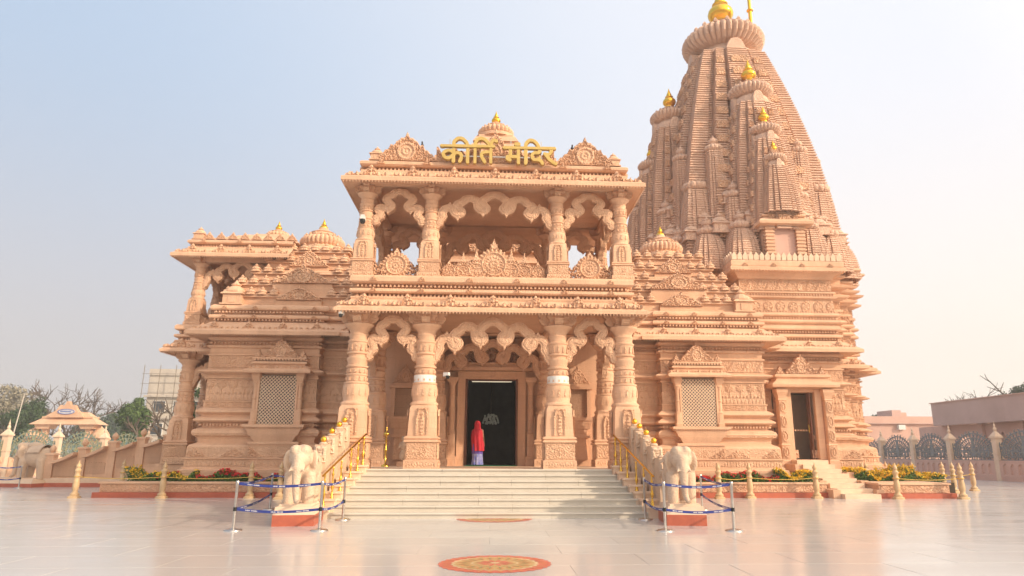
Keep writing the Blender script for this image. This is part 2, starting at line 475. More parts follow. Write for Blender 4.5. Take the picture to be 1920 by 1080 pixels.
def f_peacock(Wd, Ht, d=0.07, cell=0.11):
    """round fan medallion over low scrollwork, pierced here and there (balcony railing)"""
    def fn(U, V):
        Rr = min(Wd * 0.29, Ht * 0.40); cz = Rr * 1.02
        r = np.hypot(U, V - cz) / Rr; th = np.arctan2(V - cz, U)
        tip = (np.abs(U) < 0.42 * Rr * np.clip((Ht - V) / (Ht - cz - .8 * Rr), 0, 1) ** 1.5) & (V > cz)
        wing = (V < Ht * 0.56 * (1 - 0.35 * (np.abs(U) / (Wd / 2)) ** 2) + 0.04 * Ht * np.cos(U / Wd * 40))
        fan = (r < 0.66) * (0.35 + 0.65 * (0.5 + 0.5 * np.cos(th * 16)) * (0.5 + 0.5 * np.cos(r * 26)))
        ringd = np.exp(-((r - 0.76) / 0.07) ** 2) * 1.2; ring2 = ((r > 0.84) & (r < 1.08)) * (0.5 + 0.5 * np.cos(th * 22)) * 0.9
        sc = scroll(U, V, cell, 8)
        inside = (r < 1.06 + 0.05 * np.cos(th * 22))
        h = np.where(inside, np.maximum(np.maximum(fan, ringd), ring2), np.where(tip, 0.8, sc))
        solid = inside | tip | (wing & (sc > 0.28)) | (V < 0.06 * Ht)
        return np.where(solid, d * np.clip(h, 0.05, 1.2), -1)
    return fn


def spline(pts, m=14):
    P = np.array(pts, float); P = np.vstack([2 * P[0] - P[1], P, 2 * P[-1] - P[-2]]); out = []
    for i in range(1, len(P) - 2):
        for t in np.linspace(0, 1, m, endpoint=False):
            a, b, c, e = P[i - 1], P[i], P[i + 1], P[i + 2]
            out.append(0.5 * ((2 * b) + (-a + c) * t + (2 * a - 5 * b + 4 * c - e) * t * t + (-a + 3 * b - 3 * c + e) * t ** 3))
    out.append(P[-2]); return np.array(out)


def dist_poly(U, V, pl):
    D = np.full(U.shape, 1e9)
    for a, b in zip(pl[:-1], pl[1:]):
        ab = b - a; L = ab @ ab + 1e-12
        t = np.clip(((U - a[0]) * ab[0] + (V - a[1]) * ab[1]) / L, 0, 1)
        D = np.minimum(D, np.hypot(U - a[0] - t * ab[0], V - a[1] - t * ab[1]))
    return D


def ribbon_arch(half, W_, H_, wr, buds, res=0.025, thick=0.22, d=0.06):
    """serpentine torana: a wide carved ribbon winding from springing to apex, mirrored"""
    pl = spline(half, 8)
    def fn(U, V):
        u = np.abs(U); D = dist_poly(u, V, pl) / wr
        m = D < 1
        h = 0.35 + 0.65 * np.sqrt(np.clip(1 - D ** 2, 0, 1)) - 0.35 * np.exp(-((D - 0.62) / 0.10) ** 2)
        for (bx, bz, s) in buds:
            q = np.abs(u - bx) / (wr * 0.62); tv = (bz - V) * s / (wr * 1.25)
            bm = (tv > -0.1) & (tv < 1) & (q < (1 - tv) ** 0.8); m = m | bm; h = np.where(bm & (D > 0.8), 0.5, h)
        h = h + 0.12 * scroll(u, V, 0.10, 4, False) * (D < 0.5)
        return np.where(m, d * np.clip(h, 0.03, 2), -1)
    return relief(W_, H_, res, fn, back=thick)


# ------------------------------------------------------------------ ground
ground = B(-3000, 3000, -600, 3000, -0.4, -0.012).build('ground', mat('dusty ground', (0.30, 0.24, 0.18), 0.95, 0, (0.22, 0.18, 0.13), 0.3), kind='structure')
plaza = B(-60, 60, -14, 75, -0.3, -0.004).build('plaza_floor', floor_m, kind='structure')
slabs = []
sl = MB(); box(sl, -1.195, 1.195, -0.595, 0.595, -0.003, 0.0, 0.002, 0.002); slab_me = sl.mesh('marble_slab', floor_m)
for j in range(7, 23):
    yy = 1.2 * j + 0.6
    for i in range(-7, 8):
        xx = 2.4 * i + 1.2 + (1.2 if j % 2 == 0 else 0)
        if abs(xx) > yy * 0.86 + 1.5: continue
        if abs(xx) < 3.9 and yy > 18.8: continue
        if len(slabs) >= 290: continue
        o = link('marble_slab', slab_me, None); o.parent = plaza; o.location = (xx, yy, 0); slabs.append(o)

# ------------------------------------------------------------------ shared carved units
def kalash(r):
    """gold water-pot finial of pot radius r"""
    p = [(0.62, 0), (0.66, .08), (0.4, .16), (0.38, .22), (0.72, .42), (0.97, .75), (1.0, 1.0), (0.93, 1.25), (0.7, 1.5), (0.42, 1.62), (0.40, 1.7), (0.62, 1.76), (0.62, 1.84), (0.38, 1.92), (0.34, 2.05), (0.40, 2.2), (0.30, 2.42), (0.14, 2.85), (0.08, 3.1), (0.0, 3.35)]
    return lathe(MB(), [(a * r, b * r) for a, b in p], 20)


KAL = {}


def add_kalash(r, loc, parent):
    k = round(r, 2)
    if k not in KAL: KAL[k] = kalash(r).mesh('finial', gold, True)
    o = link('finial', KAL[k], parent); o.location = Vector(loc) - parent.location
    return o


def amalaka(mb, r, loc, lobes=28, h=None):
    h = h or r * 0.55
    p = [(0.55, -0.55), (0.62, -0.5), (0.80, -0.42), (0.95, -0.2), (1.0, 0.05), (0.97, 0.25), (0.86, 0.42), (0.7, 0.5)]
    lathe(mb, [(a * r, b * h) for a, b in p], lobes * 6, loc, lobes, 0.10)
    lathe(mb, [(r * .72, h * .44), (r * .74, h * .56), (r * .60, h * .62), (r * .52, h * .8), (r * .56, h * .86), (r * .40, h * 1.0), (r * .22, h * 1.15), (r * .2, h * 1.3)], 32, loc)
    # small buds round the rim
    bud = lathe(MB(), [(.05 * r, 0), (.06 * r, .06 * r), (.0, .13 * r)], 5)
    for a in np.linspace(0, 2 * PI, 18, endpoint=False):
        mb.merge(bud, (loc[0] + r * .78 * math.cos(a), loc[1] + r * .78 * math.sin(a), loc[2] + h * .46))
    return mb


PLAN = [(-.90, .90), (-.66, .90), (-.66, .84), (-.58, .84), (-.58, 1.0), (-.36, 1.0), (-.36, .91), (-.29, .91), (-.29, 1.07), (.29, 1.07), (.29, .91), (.36, .91), (.36, 1.0), (.58, 1.0), (.58, .84), (.66, .84), (.66, .90)]


def spire(mb, cx, cy, z0, z1, hw0, hw1, pitch_, curve=1.9, dep=0.06, orn=None, every=6):
    """curved temple spire: ribbed courses on a stepped plan. returns top half width"""
    pts = []
    for k in range(4):
        c, s = [(1, 0), (0, 1), (-1, 0), (0, -1)][k]
        for x, y in PLAN:
            X, Y = x, -y; pts.append((X * c - Y * s, X * s + Y * c))
    P = np.array(pts); n = len(P); nr = max(4, int((z1 - z0) / pitch_)); dz = (z1 - z0) / nr
    def hw(z): t = (z - z0) / (z1 - z0); return hw0 + (hw1 - hw0) * (max(0, t) ** curve * .8 + t * .2)
    V = []
    for r in range(nr):
        z = z0 + r * dz; big = (0.6 if r % every else 0.72) + .06 * math.sin(r * 2.7)
        for f, d in ((0.0, -dep), (0.12, 0), (big - .1, 0), (big, -dep)):
            h = hw(z + f * dz) + d; V.append(np.column_stack([P * h + (cx, cy), np.full(n, z + f * dz)]))
    m = len(V); i = np.arange(n); j = (i + 1) % n
    F = np.concatenate([np.stack([a * n + i, a * n + j, (a + 1) * n + j, (a + 1) * n + i], 1) for a in range(m - 1)])
    mb.add(np.concatenate(V), F); mb.poly(V[-1])
    if orn is not None:
        for r in range(3, nr - 2, every):
            z = z0 + r * dz; h = hw(z + dz)
            for k in range(4):
                rz = k * PI / 2
                for (lx, w, dd) in ((0, .44, 1.08), (-.47, .2, 1.01), (.47, .2, 1.01)):
                    X, Y = lx * h, -dd * h; c, s = math.cos(rz), math.sin(rz)
                    u = w * h
                    orn.merge(ORN, (cx + X * c - Y * s, cy + X * s + Y * c, z), (u, min(.75, 3 * u), dz * 2.6), rz)
    return hw1


ORN = relief(1.0, 1.0, 0.085, lambda U, V: np.where(np.abs(U) + V < 1.35, 0.05 + 0.06 * scroll(U, V, .33, 5), -1), back=0.1)


def kuta(mb, s, loc, rz=0.0):
    """miniature shrine: block, eave, bell roof, bud"""
    u = MB(); box(u, -.5, .5, -.5, .5, 0, .62); box(u, -.62, .62, -.62, .62, .0, .08); box(u, -.62, .62, -.62, .62, .62, .7, .04, .04); box(u, -.54, .54, -.54, .54, .7, .78, .08, .08)
    lathe(u, [(.52, .78, .6), (.5, .88, .5), (.42, 1.02, .3), (.28, 1.12, 0), (.2, 1.16, 0), (.27, 1.2), (.27, 1.26), (.16, 1.32), (.08, 1.42), (0, 1.55)], 12)
    box(u, -.2, .2, -.54, -.5, .12, .5); box(u, -.54, -.5, -.2, .2, .12, .5); box(u, .5, .54, -.2, .2, .12, .5)
    mb.merge(u, loc, (s, s, s), rz); return mb


KUTA = kuta(MB(), 1.0, (0, 0, 0))
BELL = lathe(MB(), [(.20, 0, 1), (.20, .05, 1), (.17, .07, .8), (.16, .13, .6), (.19, .16, .3), (.18, .22, .1), (.13, .28), (.06, .32), (.085, .35), (.085, .38), (.04, .43), (0, .50)], 12)
dent = MB(); box(dent, -.034, .034, -.05, .06, -.036, .036, .012, .01)          # bead of a dentil course
pend = MB(); pend.add([(-.03, -.02, 0), (.03, -.02, 0), (.03, .02, 0), (-.03, .02, 0), (0, 0, -.08)], [(0, 1, 4), (1, 2, 4), (2, 3, 4), (3, 0, 4)]); pend.poly([(-.03, -.02, 0), (-.03, .02, 0), (.03, .02, 0), (.03, -.02, 0)])


def f_antefix(U, V):
    a = np.abs(U) / .17; top = (1 - a) ** .6 * .32
    return np.where(top > V, 0.03 + 0.05 * scroll(U, V, .11, 2) + 0.03 * (np.hypot(U, V - .15) < .055), -1)


ANTE = relief(.34, .32, .022, f_antefix, back=.05)
CURL = relief(.5, .13, .02, lambda U, V: np.where((.055 + .04 * np.cos(np.abs(U) * 32) + .02 * np.cos(U * 80)) > np.abs(V - .03), .03 + .03 * np.cos(U * 50), -1), back=.04)
LEAF = MB(); LEAF.add([(-.05, 0, 0), (.05, 0, 0), (.055, -.01, .1), (.0, -.015, .19), (-.055, -.01, .1)], [(0, 1, 2), (0, 2, 4), (4, 2, 3)])
LEAF.add([(-.05, .03, 0), (.05, .03, 0), (.055, .03, .1), (.0, .03, .19), (-.055, .03, .1)], [(2, 1, 0), (4, 2, 0), (3, 2, 4)])
LEAF.add([(-.05, 0, 0), (-.05, .03, 0), (.05, .03, 0), (.05, 0, 0), (-.055, -.01, .1), (-.055, .03, .1), (.055, .03, .1), (.055, -.01, .1), (0, -.015, .19), (0, .03, .19)], [(0, 1, 5, 4), (3, 2, 6, 7), (4, 5, 9, 8), (7, 6, 9, 8)])

BELL_M = BELL.mesh('turret', carved); ANTE_M = ANTE.mesh('eave_ornament', carved); CURL_M = CURL.mesh('eave_scroll', carved); LEAF_M = LEAF.mesh('leaf_finial', pale); KUTA_M = KUTA.mesh('turret', carved)


def rowp(name, me, parent, path, off, z, pitch, scale=None, minlen=.25):
    for x, y, rz in along(path, off, pitch, False, minlen):
        o = link(name, me); o.parent = parent; o.location = (x, y, z); o.rotation_euler.z = rz
        if parent is T: o.location = Vector((x, y, z)) - T.location
        if scale is not None: o.scale = scale


# ------------------------------------------------------------------ TEMPLE
T = thing('temple', 'large carved pink sandstone temple with two-storey porch and tall spire', 'temple', (0, 28.5, 0), world=True)


def part(mb, name, m=stone, parent=None, **k): return mb.build(name, m, parent or T, **k)


PA = [(-4.3, 27.5), (-4.3, 20.9), (4.3, 20.9), (4.3, 27.5)]
LOW_EAVE = [(-.35, 5.965), (0.02, 5.97), (.02, 6.0), (.5, 5.80), (.5, 5.90), (.45, 5.93), (.08, 6.24), (.1, 6.30), (.1, 6.34), (-.13, 6.35), (-.13, 6.44), (.10, 6.46), (.14, 6.50), (.13, 6.58), (.0, 6.62), (-.13, 6.66), (-.13, 6.75), (.09, 6.78), (.14, 6.82), (.14, 6.95), (.08, 7.02), (-.6, 7.02)]
UP_EAVE = [(-.35, 10.125), (0.0, 10.13), (.0, 10.17), (.55, 9.99), (.55, 10.12), (.50, 10.15), (.06, 10.46), (.04, 10.56), (-.20, 10.58), (-.20, 10.68), (.03, 10.70), (.09, 10.75), (.09, 10.83), (.03, 10.88), (-.06, 10.92), (-.6, 10.93)]


def pavilion_eaves(parent, path, cen=None):
    e = mould(MB(), path, LOW_EAVE); part(e, 'lower_eave', stone, parent)
    e = mould(MB(), path, UP_EAVE); part(e, 'upper_eave', stone, parent)
    d = MB()
    row(d, dent, path, -.03, 6.395, .125); row(d, dent, path, -.03, 6.705, .125); row(d, dent, path, -.09, 10.63, .125)
    row(d, pend, path, .47, 5.81, .10); row(d, pend, path, .52, 10.0, .10)
    part(d, 'dentil_course', stone, parent, kind='stuff')
    n_, m_ = 'eave_ornament', ANTE_M
    rowp(n_, m_, parent, path, .30, 6.02, 1.38, (1.15, 1.2, 1.15)); rowp(n_, m_, parent, path, .32, 10.24, 1.38, (1.15, 1.2, 1.15))
    rowp('eave_scroll', CURL_M, parent, path, .40, 6.0, .69); rowp('eave_scroll', CURL_M, parent, path, .42, 10.2, .69)
    rowp(n_, m_, parent, path, .14, 10.74, 1.38, (.7, .6, .5)); rowp(n_, m_, parent, path, .15, 6.83, 1.38, (.6, .6, .45)); rowp(n_, m_, parent, path, .15, 6.49, 1.38, (.6, .6, .4))


pavilion_eaves(T, PA)
# porch floor, ceilings
part(B(-4.5, 4.5, 20.92, 27.5, 0, 1.18), 'porch_floor', pale)
part(B(-4.0, 4.0, 21.2, 27.4, 5.99, 6.9), 'porch_ceiling')
part(B(-4.0, 4.0, 21.2, 27.4, 10.16, 10.85), 'pavilion_ceiling')
# beams on the column heads
bm = MB()
for z0, z1 in ((5.72, 5.962), (9.9, 10.122)):
    for y in (21.3, 25.3): box(bm, -4.3, 4.3, y - .2, y + .2, z0 + .22 if y > 22 else z0 + .23, z1)
    for x in (-4.15, 4.15, -2.06, 2.06): box(bm, x - .18, x + .18, 21.51, 25.09, z0 + .03, z1 - .003)
part(bm, 'roof_beam')

# columns -----------------------------------------------------------
COLS = [(.50, 0, 1), (.50, .26, 1), (.46, .28, 1), (.46, .30, 1)]
def col_meshes(sx, sz, m1=stone, m2=carved):
    def L(p, seg=24): return lathe(MB(), [(a[0] * sx, a[1] * sz, *(a[2:])) for a in p], seg)
    base = L([(.50, 0, 1), (.50, .24, 1), (.45, .26, 1), (.45, .75, 1), (.51, .77, 1), (.51, .82, 1), (.46, .84, 1), (.50, .87, 1), (.50, .91, 1), (.44, .94, 1)])
    shaft = L([(.44, .94, .85), (.44, 1.0, .85), (.42, 1.75, .75), (.40, 1.85, .5), (.43, 1.88, .3), (.43, 1.92, .2), (.37, 1.97, 0), (.36, 2.03), (.385, 2.15), (.39, 2.35), (.37, 2.45), (.36, 2.48), (.38, 2.50), (.38, 2.54), (.31, 2.56), (.31, 2.74), (.335, 2.75), (.335, 2.79), (.285, 2.81), (.30, 2.84), (.305, 2.95), (.285, 2.98), (.335, 3.0), (.335, 3.05), (.285, 3.08), (.31, 3.2), (.33, 3.25), (.33, 3.29), (.28, 3.32), (.28, 3.38), (.34, 3.42), (.34, 3.46), (.29, 3.48), (.31, 3.75), (.335, 3.78), (.335, 3.82), (.29, 3.85), (.28, 3.92), (.30, 3.98), (.31, 4.02), (.28, 4.06), (.28, 4.10)])
    cap_ = L([(.28, 4.10), (.30, 4.14), (.34, 4.2), (.44, 4.28), (.46, 4.31), (.46, 4.34), (.34, 4.36, .2), (.31, 4.37, 1), (.31, 4.40, 1), (.27, 4.44, 1), (.27, 4.54, 1), (.31, 4.60, 1), (.34, 4.62, 1), (.34, 4.69, 1), (.31, 4.70, 1), (.31, 4.76, 1)])
    orn = MB()
    # niche with a standing figure on every side of the shaft foot, medallion on every side of the base
    def niche(U, V):
        x = np.abs(U) / .15; v = V / .78
        arch = np.hypot(x, np.clip(v - .72, 0, 1) * 2.8); rim = (np.abs(arch - .92) < .12) | ((x > .8) & (v < .72))
        body = np.hypot(x / .38, (v - .34) / .36) < 1; head = np.hypot(U / .045, (V - .60) / .055) < 1
        return .006 + .04 * np.where(rim, 1, 0) + .05 * np.where(body | head, 1, 0) * (0.7 + .3 * np.cos(V * 60)) + .02 * (v > .95)
    def medal(U, V):
        r = np.hypot(U, V - .2) / .17
        return .004 + .03 * np.exp(-((r - .9) / .12) ** 2) + .03 * (r < .7) * (.5 + .5 * np.cos(np.arctan2(V - .2, U) * 8)) + .02 * (r > 1.05) * scroll(U, V, .1, 2)
    def foot(U, V): return .004 + .015 * (np.mod(U, .08) < .045) * ((V > .04) & (V < .11))
    a = relief(.36, .78, .02, niche); b = relief(.84, .46, .022, medal); c = relief(.86, .15, .02, foot)
    d = relief(.5, .3, .03, lambda U, V: .01 + .03 * (np.hypot(U / .1, (V - .13) / .14) < 1) + .02 * (np.abs(np.mod(U, .16) - .08) < .015))
    for k in range(4):
        rz = k * PI / 2; c_, s_ = math.cos(rz), math.sin(rz)
        for (q, off, z) in ((a, .437, .97), (b, .452, .28), (c, .502, .05)):
            orn.merge(q, (off * s_ * sx, -off * c_ * sx, z * sz), (sx, sx, sz), rz)
    bead = MB(); box(bead, -.02, .02, -.02, .02, -.04, .04, .008, .008)
    for (rr, z, sc) in ((.385, 2.25, 2.6), (.31, 2.88, 1.2), (.31, 3.6, 2.4), (.325, 2.65, 1.4)):
        for t in range(12):
            an = t * PI / 6; orn.merge(bead, (rr * math.sin(an) * sx, -rr * math.cos(an) * sx, z * sz), (1.6, 1, sc * sz), an)
    # brackets under the beams, both ways
    br = MB(); prof = [(.0, 0), (.30, 0), (.52, .10), (.60, .22), (.55, .30), (.62, .36), (.62, .44)]
    for k in range(4):
        u = MB(); pts = [(x, z) for x, z in prof]
        for y in (-.13, .13): u.poly([(.26 * 1, y, .44)] + [(.26, y, 0)] + [(x, y, z) for x, z in pts[1:]])
        for (x0, z0), (x1, z1) in zip([(.26, 0)] + pts[1:], pts[1:] + [(.26, .44)]): u.add([(x0, -.13, z0), (x0, .13, z0), (x1, .13, z1), (x1, -.13, z1)], [(0, 1, 2, 3)])
        if k == 0: br.merge(u, (0, 0, 4.31 * sz), (sx, sx, sz))
    return dict(shaft=shaft.mesh('column', m1, True), base=base.mesh('base', m1), cap=cap_.mesh('capital', m1), orn=orn.mesh('carving', m2), br=br.mesh('bracket', m2))


def autosm(me, ang=35):
    """sharp mouldings, round sides"""
    me.polygons.foreach_set('use_smooth', np.ones(len(me.polygons), bool))
    try: me.set_sharp_from_angle(angle=R(ang))
    except Exception: pass


CM = col_meshes(1.0, 1.0); CU = col_meshes(.72, .6515)
for dct in (CM, CU): autosm(dct['shaft']); autosm(dct['cap'])
PLQ = lathe(MB(), [(.338, 2.55), (.342, 2.56), (.342, 2.76), (.338, 2.77)], 24).mesh('plaque', white_m)


def column(parent, x, y, z, dct, plaque=False, full=True):
    o = link('column', dct['shaft'], parent); o.location = Vector((x, y, z)) - parent.location
    for k, nme in (('base', 'base'), ('cap', 'capital'), ('orn', 'carving'), ('br', 'bracket')):
        c = link(nme, dct[k]); c.parent = o
        if k == 'orn': c['kind'] = 'stuff'
        if k == 'br':
            for q in (1, 2, 3): c2 = link(nme, dct[k]); c2.parent = o; c2.rotation_euler.z = q * PI / 2
    if plaque:
        c = link('plaque', PLQ); c.parent = o
    return o


for x in (-4.15, -2.06, 2.06, 4.15):
    column(T, x, 21.3, 1.18, CM, plaque=abs(x) < 3)
    column(T, x, 21.3, 7.02, CU)
    column(T, x, 25.3, 7.02, CU)
for x in (-4.15, 4.15): column(T, x, 24.9, 1.18, CM)
for x in (-2.06, 2.06): column(T, x, 25.6, 1.18, CM)

# scalloped arches ---------------------------------------------------
def cpt(zx, zy): return ((820 + zx / 3.373 - 926.5) / 59.3 * -1, 5.70 + (602 - (580 + zy / 3.373)) * .01625)
half_c = [cpt(*p) for p in [(360, 80), (325, 90), (303, 112), (283, 128), (276, 150), (292, 172), (305, 196), (288, 214), (262, 202), (250, 172), (248, 140), (228, 122), (200, 115), (172, 124), (152, 148), (128, 160), (116, 182), (134, 204), (148, 228), (130, 250), (108, 236), (98, 210), (74, 196), (44, 206), (28, 238), (30, 268), (14, 292), (6, 320)]]
half_c[0] = (0.0, half_c[0][1])
Z0 = 4.2
hc = [(x, z - Z0) for x, z in half_c]
buds_c = [(hc[7][0] + .02, hc[7][1] - .06, 1), (hc[19][0] + .02, hc[19][1] - .06, 1), (hc[22][0], hc[22][1] + .06, -1), (hc[27][0], hc[27][1] - .05, 1)]
ARC_C = ribbon_arch(hc, 3.9, 1.72, .145, buds_c, res=.02)
def spt(zx, zy): return ((357 - zx) / 3.485 / 59.3 * 1.0, 5.70 + (602 - (570 + zy / 3.485)) * .01625)
half_s = [spt(*p) for p in [(357, 112), (328, 118), (308, 140), (284, 156), (274, 182), (292, 206), (306, 232), (290, 256), (262, 248), (238, 244), (226, 264), (238, 290), (238, 318), (216, 338), (210, 366)]]
half_s[0] = (0.0, half_s[0][1]); hs = [(x, z - Z0) for x, z in half_s]
ARC_S = ribbon_arch(hs, 1.7, 1.62, .13, [(hs[7][0] + .02, hs[7][1] - .05, 1), (hs[13][0], hs[13][1] - .06, 1)])
arc_c = ARC_C.mesh('scalloped_arch', carved); arc_s = ARC_S.mesh('scalloped_arch', carved)


def arch(parent, me, x, y, z, s=(1, 1, 1), rz=0.0):
    o = link('scalloped_arch', me, parent); o.location = Vector((x, y, z)) - parent.location; o.scale = s; o.rotation_euler.z = rz
    return o


for (z, s, ys) in ((Z0, (1, 1, 1), (21.2,)), (8.62, (1.03, .9, .88), (21.2, 25.2))):
    for y in ys:
        arch(T, arc_c, 0, y, z, s)
        for x in (-3.1, 3.1): arch(T, arc_s, x, y, z, (s[0] * 1.03, s[1], s[2]))
for x in (-4.15, 4.15):
    arch(T, arc_c, x, 23.15, Z0, (.82, .8, 1), PI / 2); arch(T, arc_c, x, 23.3, 8.62, (.95, .8, .88), PI / 2)
arch(T, arc_c, 0, 25.5, Z0, (1, 1, 1))

# balcony railings ----------------------------------------------------
def f_center(U, V):
    out = np.where(V < .50 - .12 * (np.abs(U) / 1.7) + .05 * np.cos(U * 17), np.where(scroll(U, V, .11, 8) > .22, .07 * scroll(U, V, .11, 8), -1), -1)
    out = np.where(V < .05, .03, out)
    for c, w, h, hw in ((1.42, .8, .66, .22), (.98, .9, .98, .30), (.56, 1.0, 1.12, .30), (0, 1.7, 1.40, .56)):
        q = f_peacock(w, h, .07, .09)(np.abs(U) - c if c else U, V); q = np.where(np.abs(np.abs(U) - c if c else U) < hw, q, -1); out = np.where(q >= 0, np.maximum(q, out), out)
    return out


rail_c = relief(3.4, 1.36, .022, f_center, back=.10).mesh('balcony_railing', carved)
rail_s = relief(1.46, 1.02, .022, f_peacock(1.46, 1.02), back=.10).mesh('balcony_railing', carved)
for x, me in ((0, rail_c), (-3.1, rail_s), (3.1, rail_s)):
    for y in (21.15, 25.3):
        o = link('balcony_railing', me, T); o.location = Vector((x, y, 7.02)) - T.location
for x in (-4.15, 4.15):
    o = link('balcony_railing', rail_c, T); o.location = Vector((x, 23.3, 7.02)) - T.location; o.rotation_euler.z = PI / 2 if x > 0 else -PI / 2; o.scale = (.95, 1, .6)

# porch roof: parapet gables, corner turrets, stepped roof and ribbed disc
gab = relief(2.05, 1.0, .022, f_udgam(2.05, 1.0, .08, 3, .12), back=.12).mesh('roof_gable', carved)
crest = relief(3.9, .62, .022, lambda U, V: np.where(V < .44 + .10 * np.cos(U * 9.5) + .06 * np.cos(U * 23), .03 + .06 * scroll(U, V, .13, 7), -1), back=.12).mesh('roof_gable', carved)
o = link('roof_gable', crest, T); o.location = Vector((0, 21.05, 10.93)) - T.location
for x in (-2.92, 2.98):
    o = link('roof_gable', gab, T); o.location = Vector((x, 20.95, 10.93)) - T.location
gabc = relief(1.5, 1.45, .025, f_udgam(1.5, 1.45, .08, 3, .15), back=.14).mesh('roof_gable', carved)
o = link('roof_gable', gabc, T); o.location = Vector((0, 21.35, 10.93)) - T.location
for x in (-3.9, 3.95):
    for y in (21.1, 26.6): part(kuta(MB(), .36, (x, y, 10.93)), 'corner_turret', stone)
pp = MB(); row(pp, LEAF, [(-3.6, 21.0), (3.6, 21.0)], 0, 10.93, .11); row(pp, LEAF, [(-4.1, 27), (-4.1, 21.2)], 0, 10.93, .11); row(pp, LEAF, [(4.1, 21.2), (4.1, 27)], 0, 10.93, .11)
part(pp, 'roof_cresting', carved, kind='stuff')
rf = MB(); z = 10.93
for k, (hx, hy) in enumerate(((3.4, 2.3), (2.3, 1.9), (1.45, 1.5), (1.12, 1.12), (.95, .95), (.82, .82))):
    cy = 23.6; box(rf, -hx, hx, cy - hy, cy + hy, z, z + .2, .1, .1); box(rf, -hx + .2, hx - .2, cy - hy + .2, cy + hy - .2, z + .2, z + .34); z += .34
part(rf, 'stepped_roof')
am = MB(); lathe(am, [(.75, z), (.75, z + .12)], 24, (0, 23.6, 0)); amalaka(am, .68, (0, 23.6, z + .30), 24, .36); part(am, 'ribbed_disc', stone)
add_kalash(.17, (0, 23.6, z + .70), T)

# porch back wall with the main doorway -------------------------------------
bw = MB()
box(bw, -4.9, -1.28, 26.2, 26.8, 1.18, 5.98); box(bw, 1.28, 4.9, 26.2, 26.8, 1.18, 5.98); box(bw, -1.28, 1.28, 26.2, 26.8, 4.66, 5.98)
part(bw, 'back_wall', stone)
fr = MB()
for k, (w, y, z1) in enumerate(((1.28, 26.02, 4.66), (1.16, 26.06, 4.56), (1.06, 26.12, 4.48))):
    for s in (-1, 1): box(fr, min(s * w, s * (w - .14)), max(s * w, s * (w - .14)), y, 26.5, 1.18, z1)
    box(fr, -w, w, y + .01, 26.5, z1 - .10, z1 + .002)
for s in (-1, 1):
    lathe(fr, [(.20, 1.18, 1), (.20, 1.5, 1), (.15, 1.55, 1), (.15, 2.3, .8), (.17, 2.34), (.12, 2.45), (.12, 3.2), (.14, 3.25), (.11, 3.35), (.11, 4.1), (.15, 4.2), (.2, 4.3, 1), (.2, 4.42, 1)], 16, (s * 1.48, 25.98, 0))
box(fr, -1.85, 1.85, 25.72, 26.2, 4.68, 4.80); box(fr, -1.7, 1.7, 25.8, 26.2, 4.8, 4.9); box(fr, -1.78, 1.78, 25.76, 26.2, 4.9, 4.97)
DF = part(fr, 'door_frame', stone)
tym = relief(3.0, 1.0, .025, f_udgam(3.0, 1.0, .07, 4, .16), back=.05).mesh('gable', carved2)
o = link('gable', tym); o.parent = DF; o.location = (0, 26.0, 4.97)
dw = MB()
for s in (-1, 1): box(dw, min(s * .99, s * .92), max(s * .99, s * .92), 26.1, 27.25, 1.2, 4.38)
box(dw, -.99, .99, 26.3, 26.4, 4.34, 4.44)
part(dw, 'wooden_door', wood)
# screens either side of the door
def jali(w, h, p, bw_=.016, dep=.04, diag=True):
    """lattice of crossing bars, clipped to the frame"""
    mb = MB(); n = int((w + h) / p) + 2
    for k in range(-n, n):
        for sgn in (1, -1):
            c = k * p
            # line x*sgn + z = c  inside [-w/2,w/2]x[0,h]
            pts = []
            for x in (-w / 2, w / 2):
                z_ = c - sgn * x
                if 0 <= z_ <= h: pts.append((x, z_))
            for z_ in (0, h):
                x = (c - z_) * sgn
                if -w / 2 < x < w / 2: pts.append((x, z_))
            if len(pts) < 2: continue
            pts.sort(); (x0, z0), (x1, z1) = pts[0], pts[-1]
            if abs(x1 - x0) < .01: continue
            d = Vector((x1 - x0, z1 - z0)).normalized(); nx, nz = -d.y * bw_, d.x * bw_
            y0, y1 = (0, dep) if sgn > 0 else (.004, dep + .004)
            mb.add([(x0 - nx, y0, z0 - nz), (x0 + nx, y0, z0 + nz), (x1 + nx, y0, z1 + nz), (x1 - nx, y0, z1 - nz), (x0 - nx, y1, z0 - nz), (x0 + nx, y1, z0 + nz), (x1 + nx, y1, z1 + nz), (x1 - nx, y1, z1 - nz)],
                   [(0, 1, 2, 3), (0, 4, 5, 1), (3, 2, 6, 7), (4, 7, 6, 5)])
    return mb


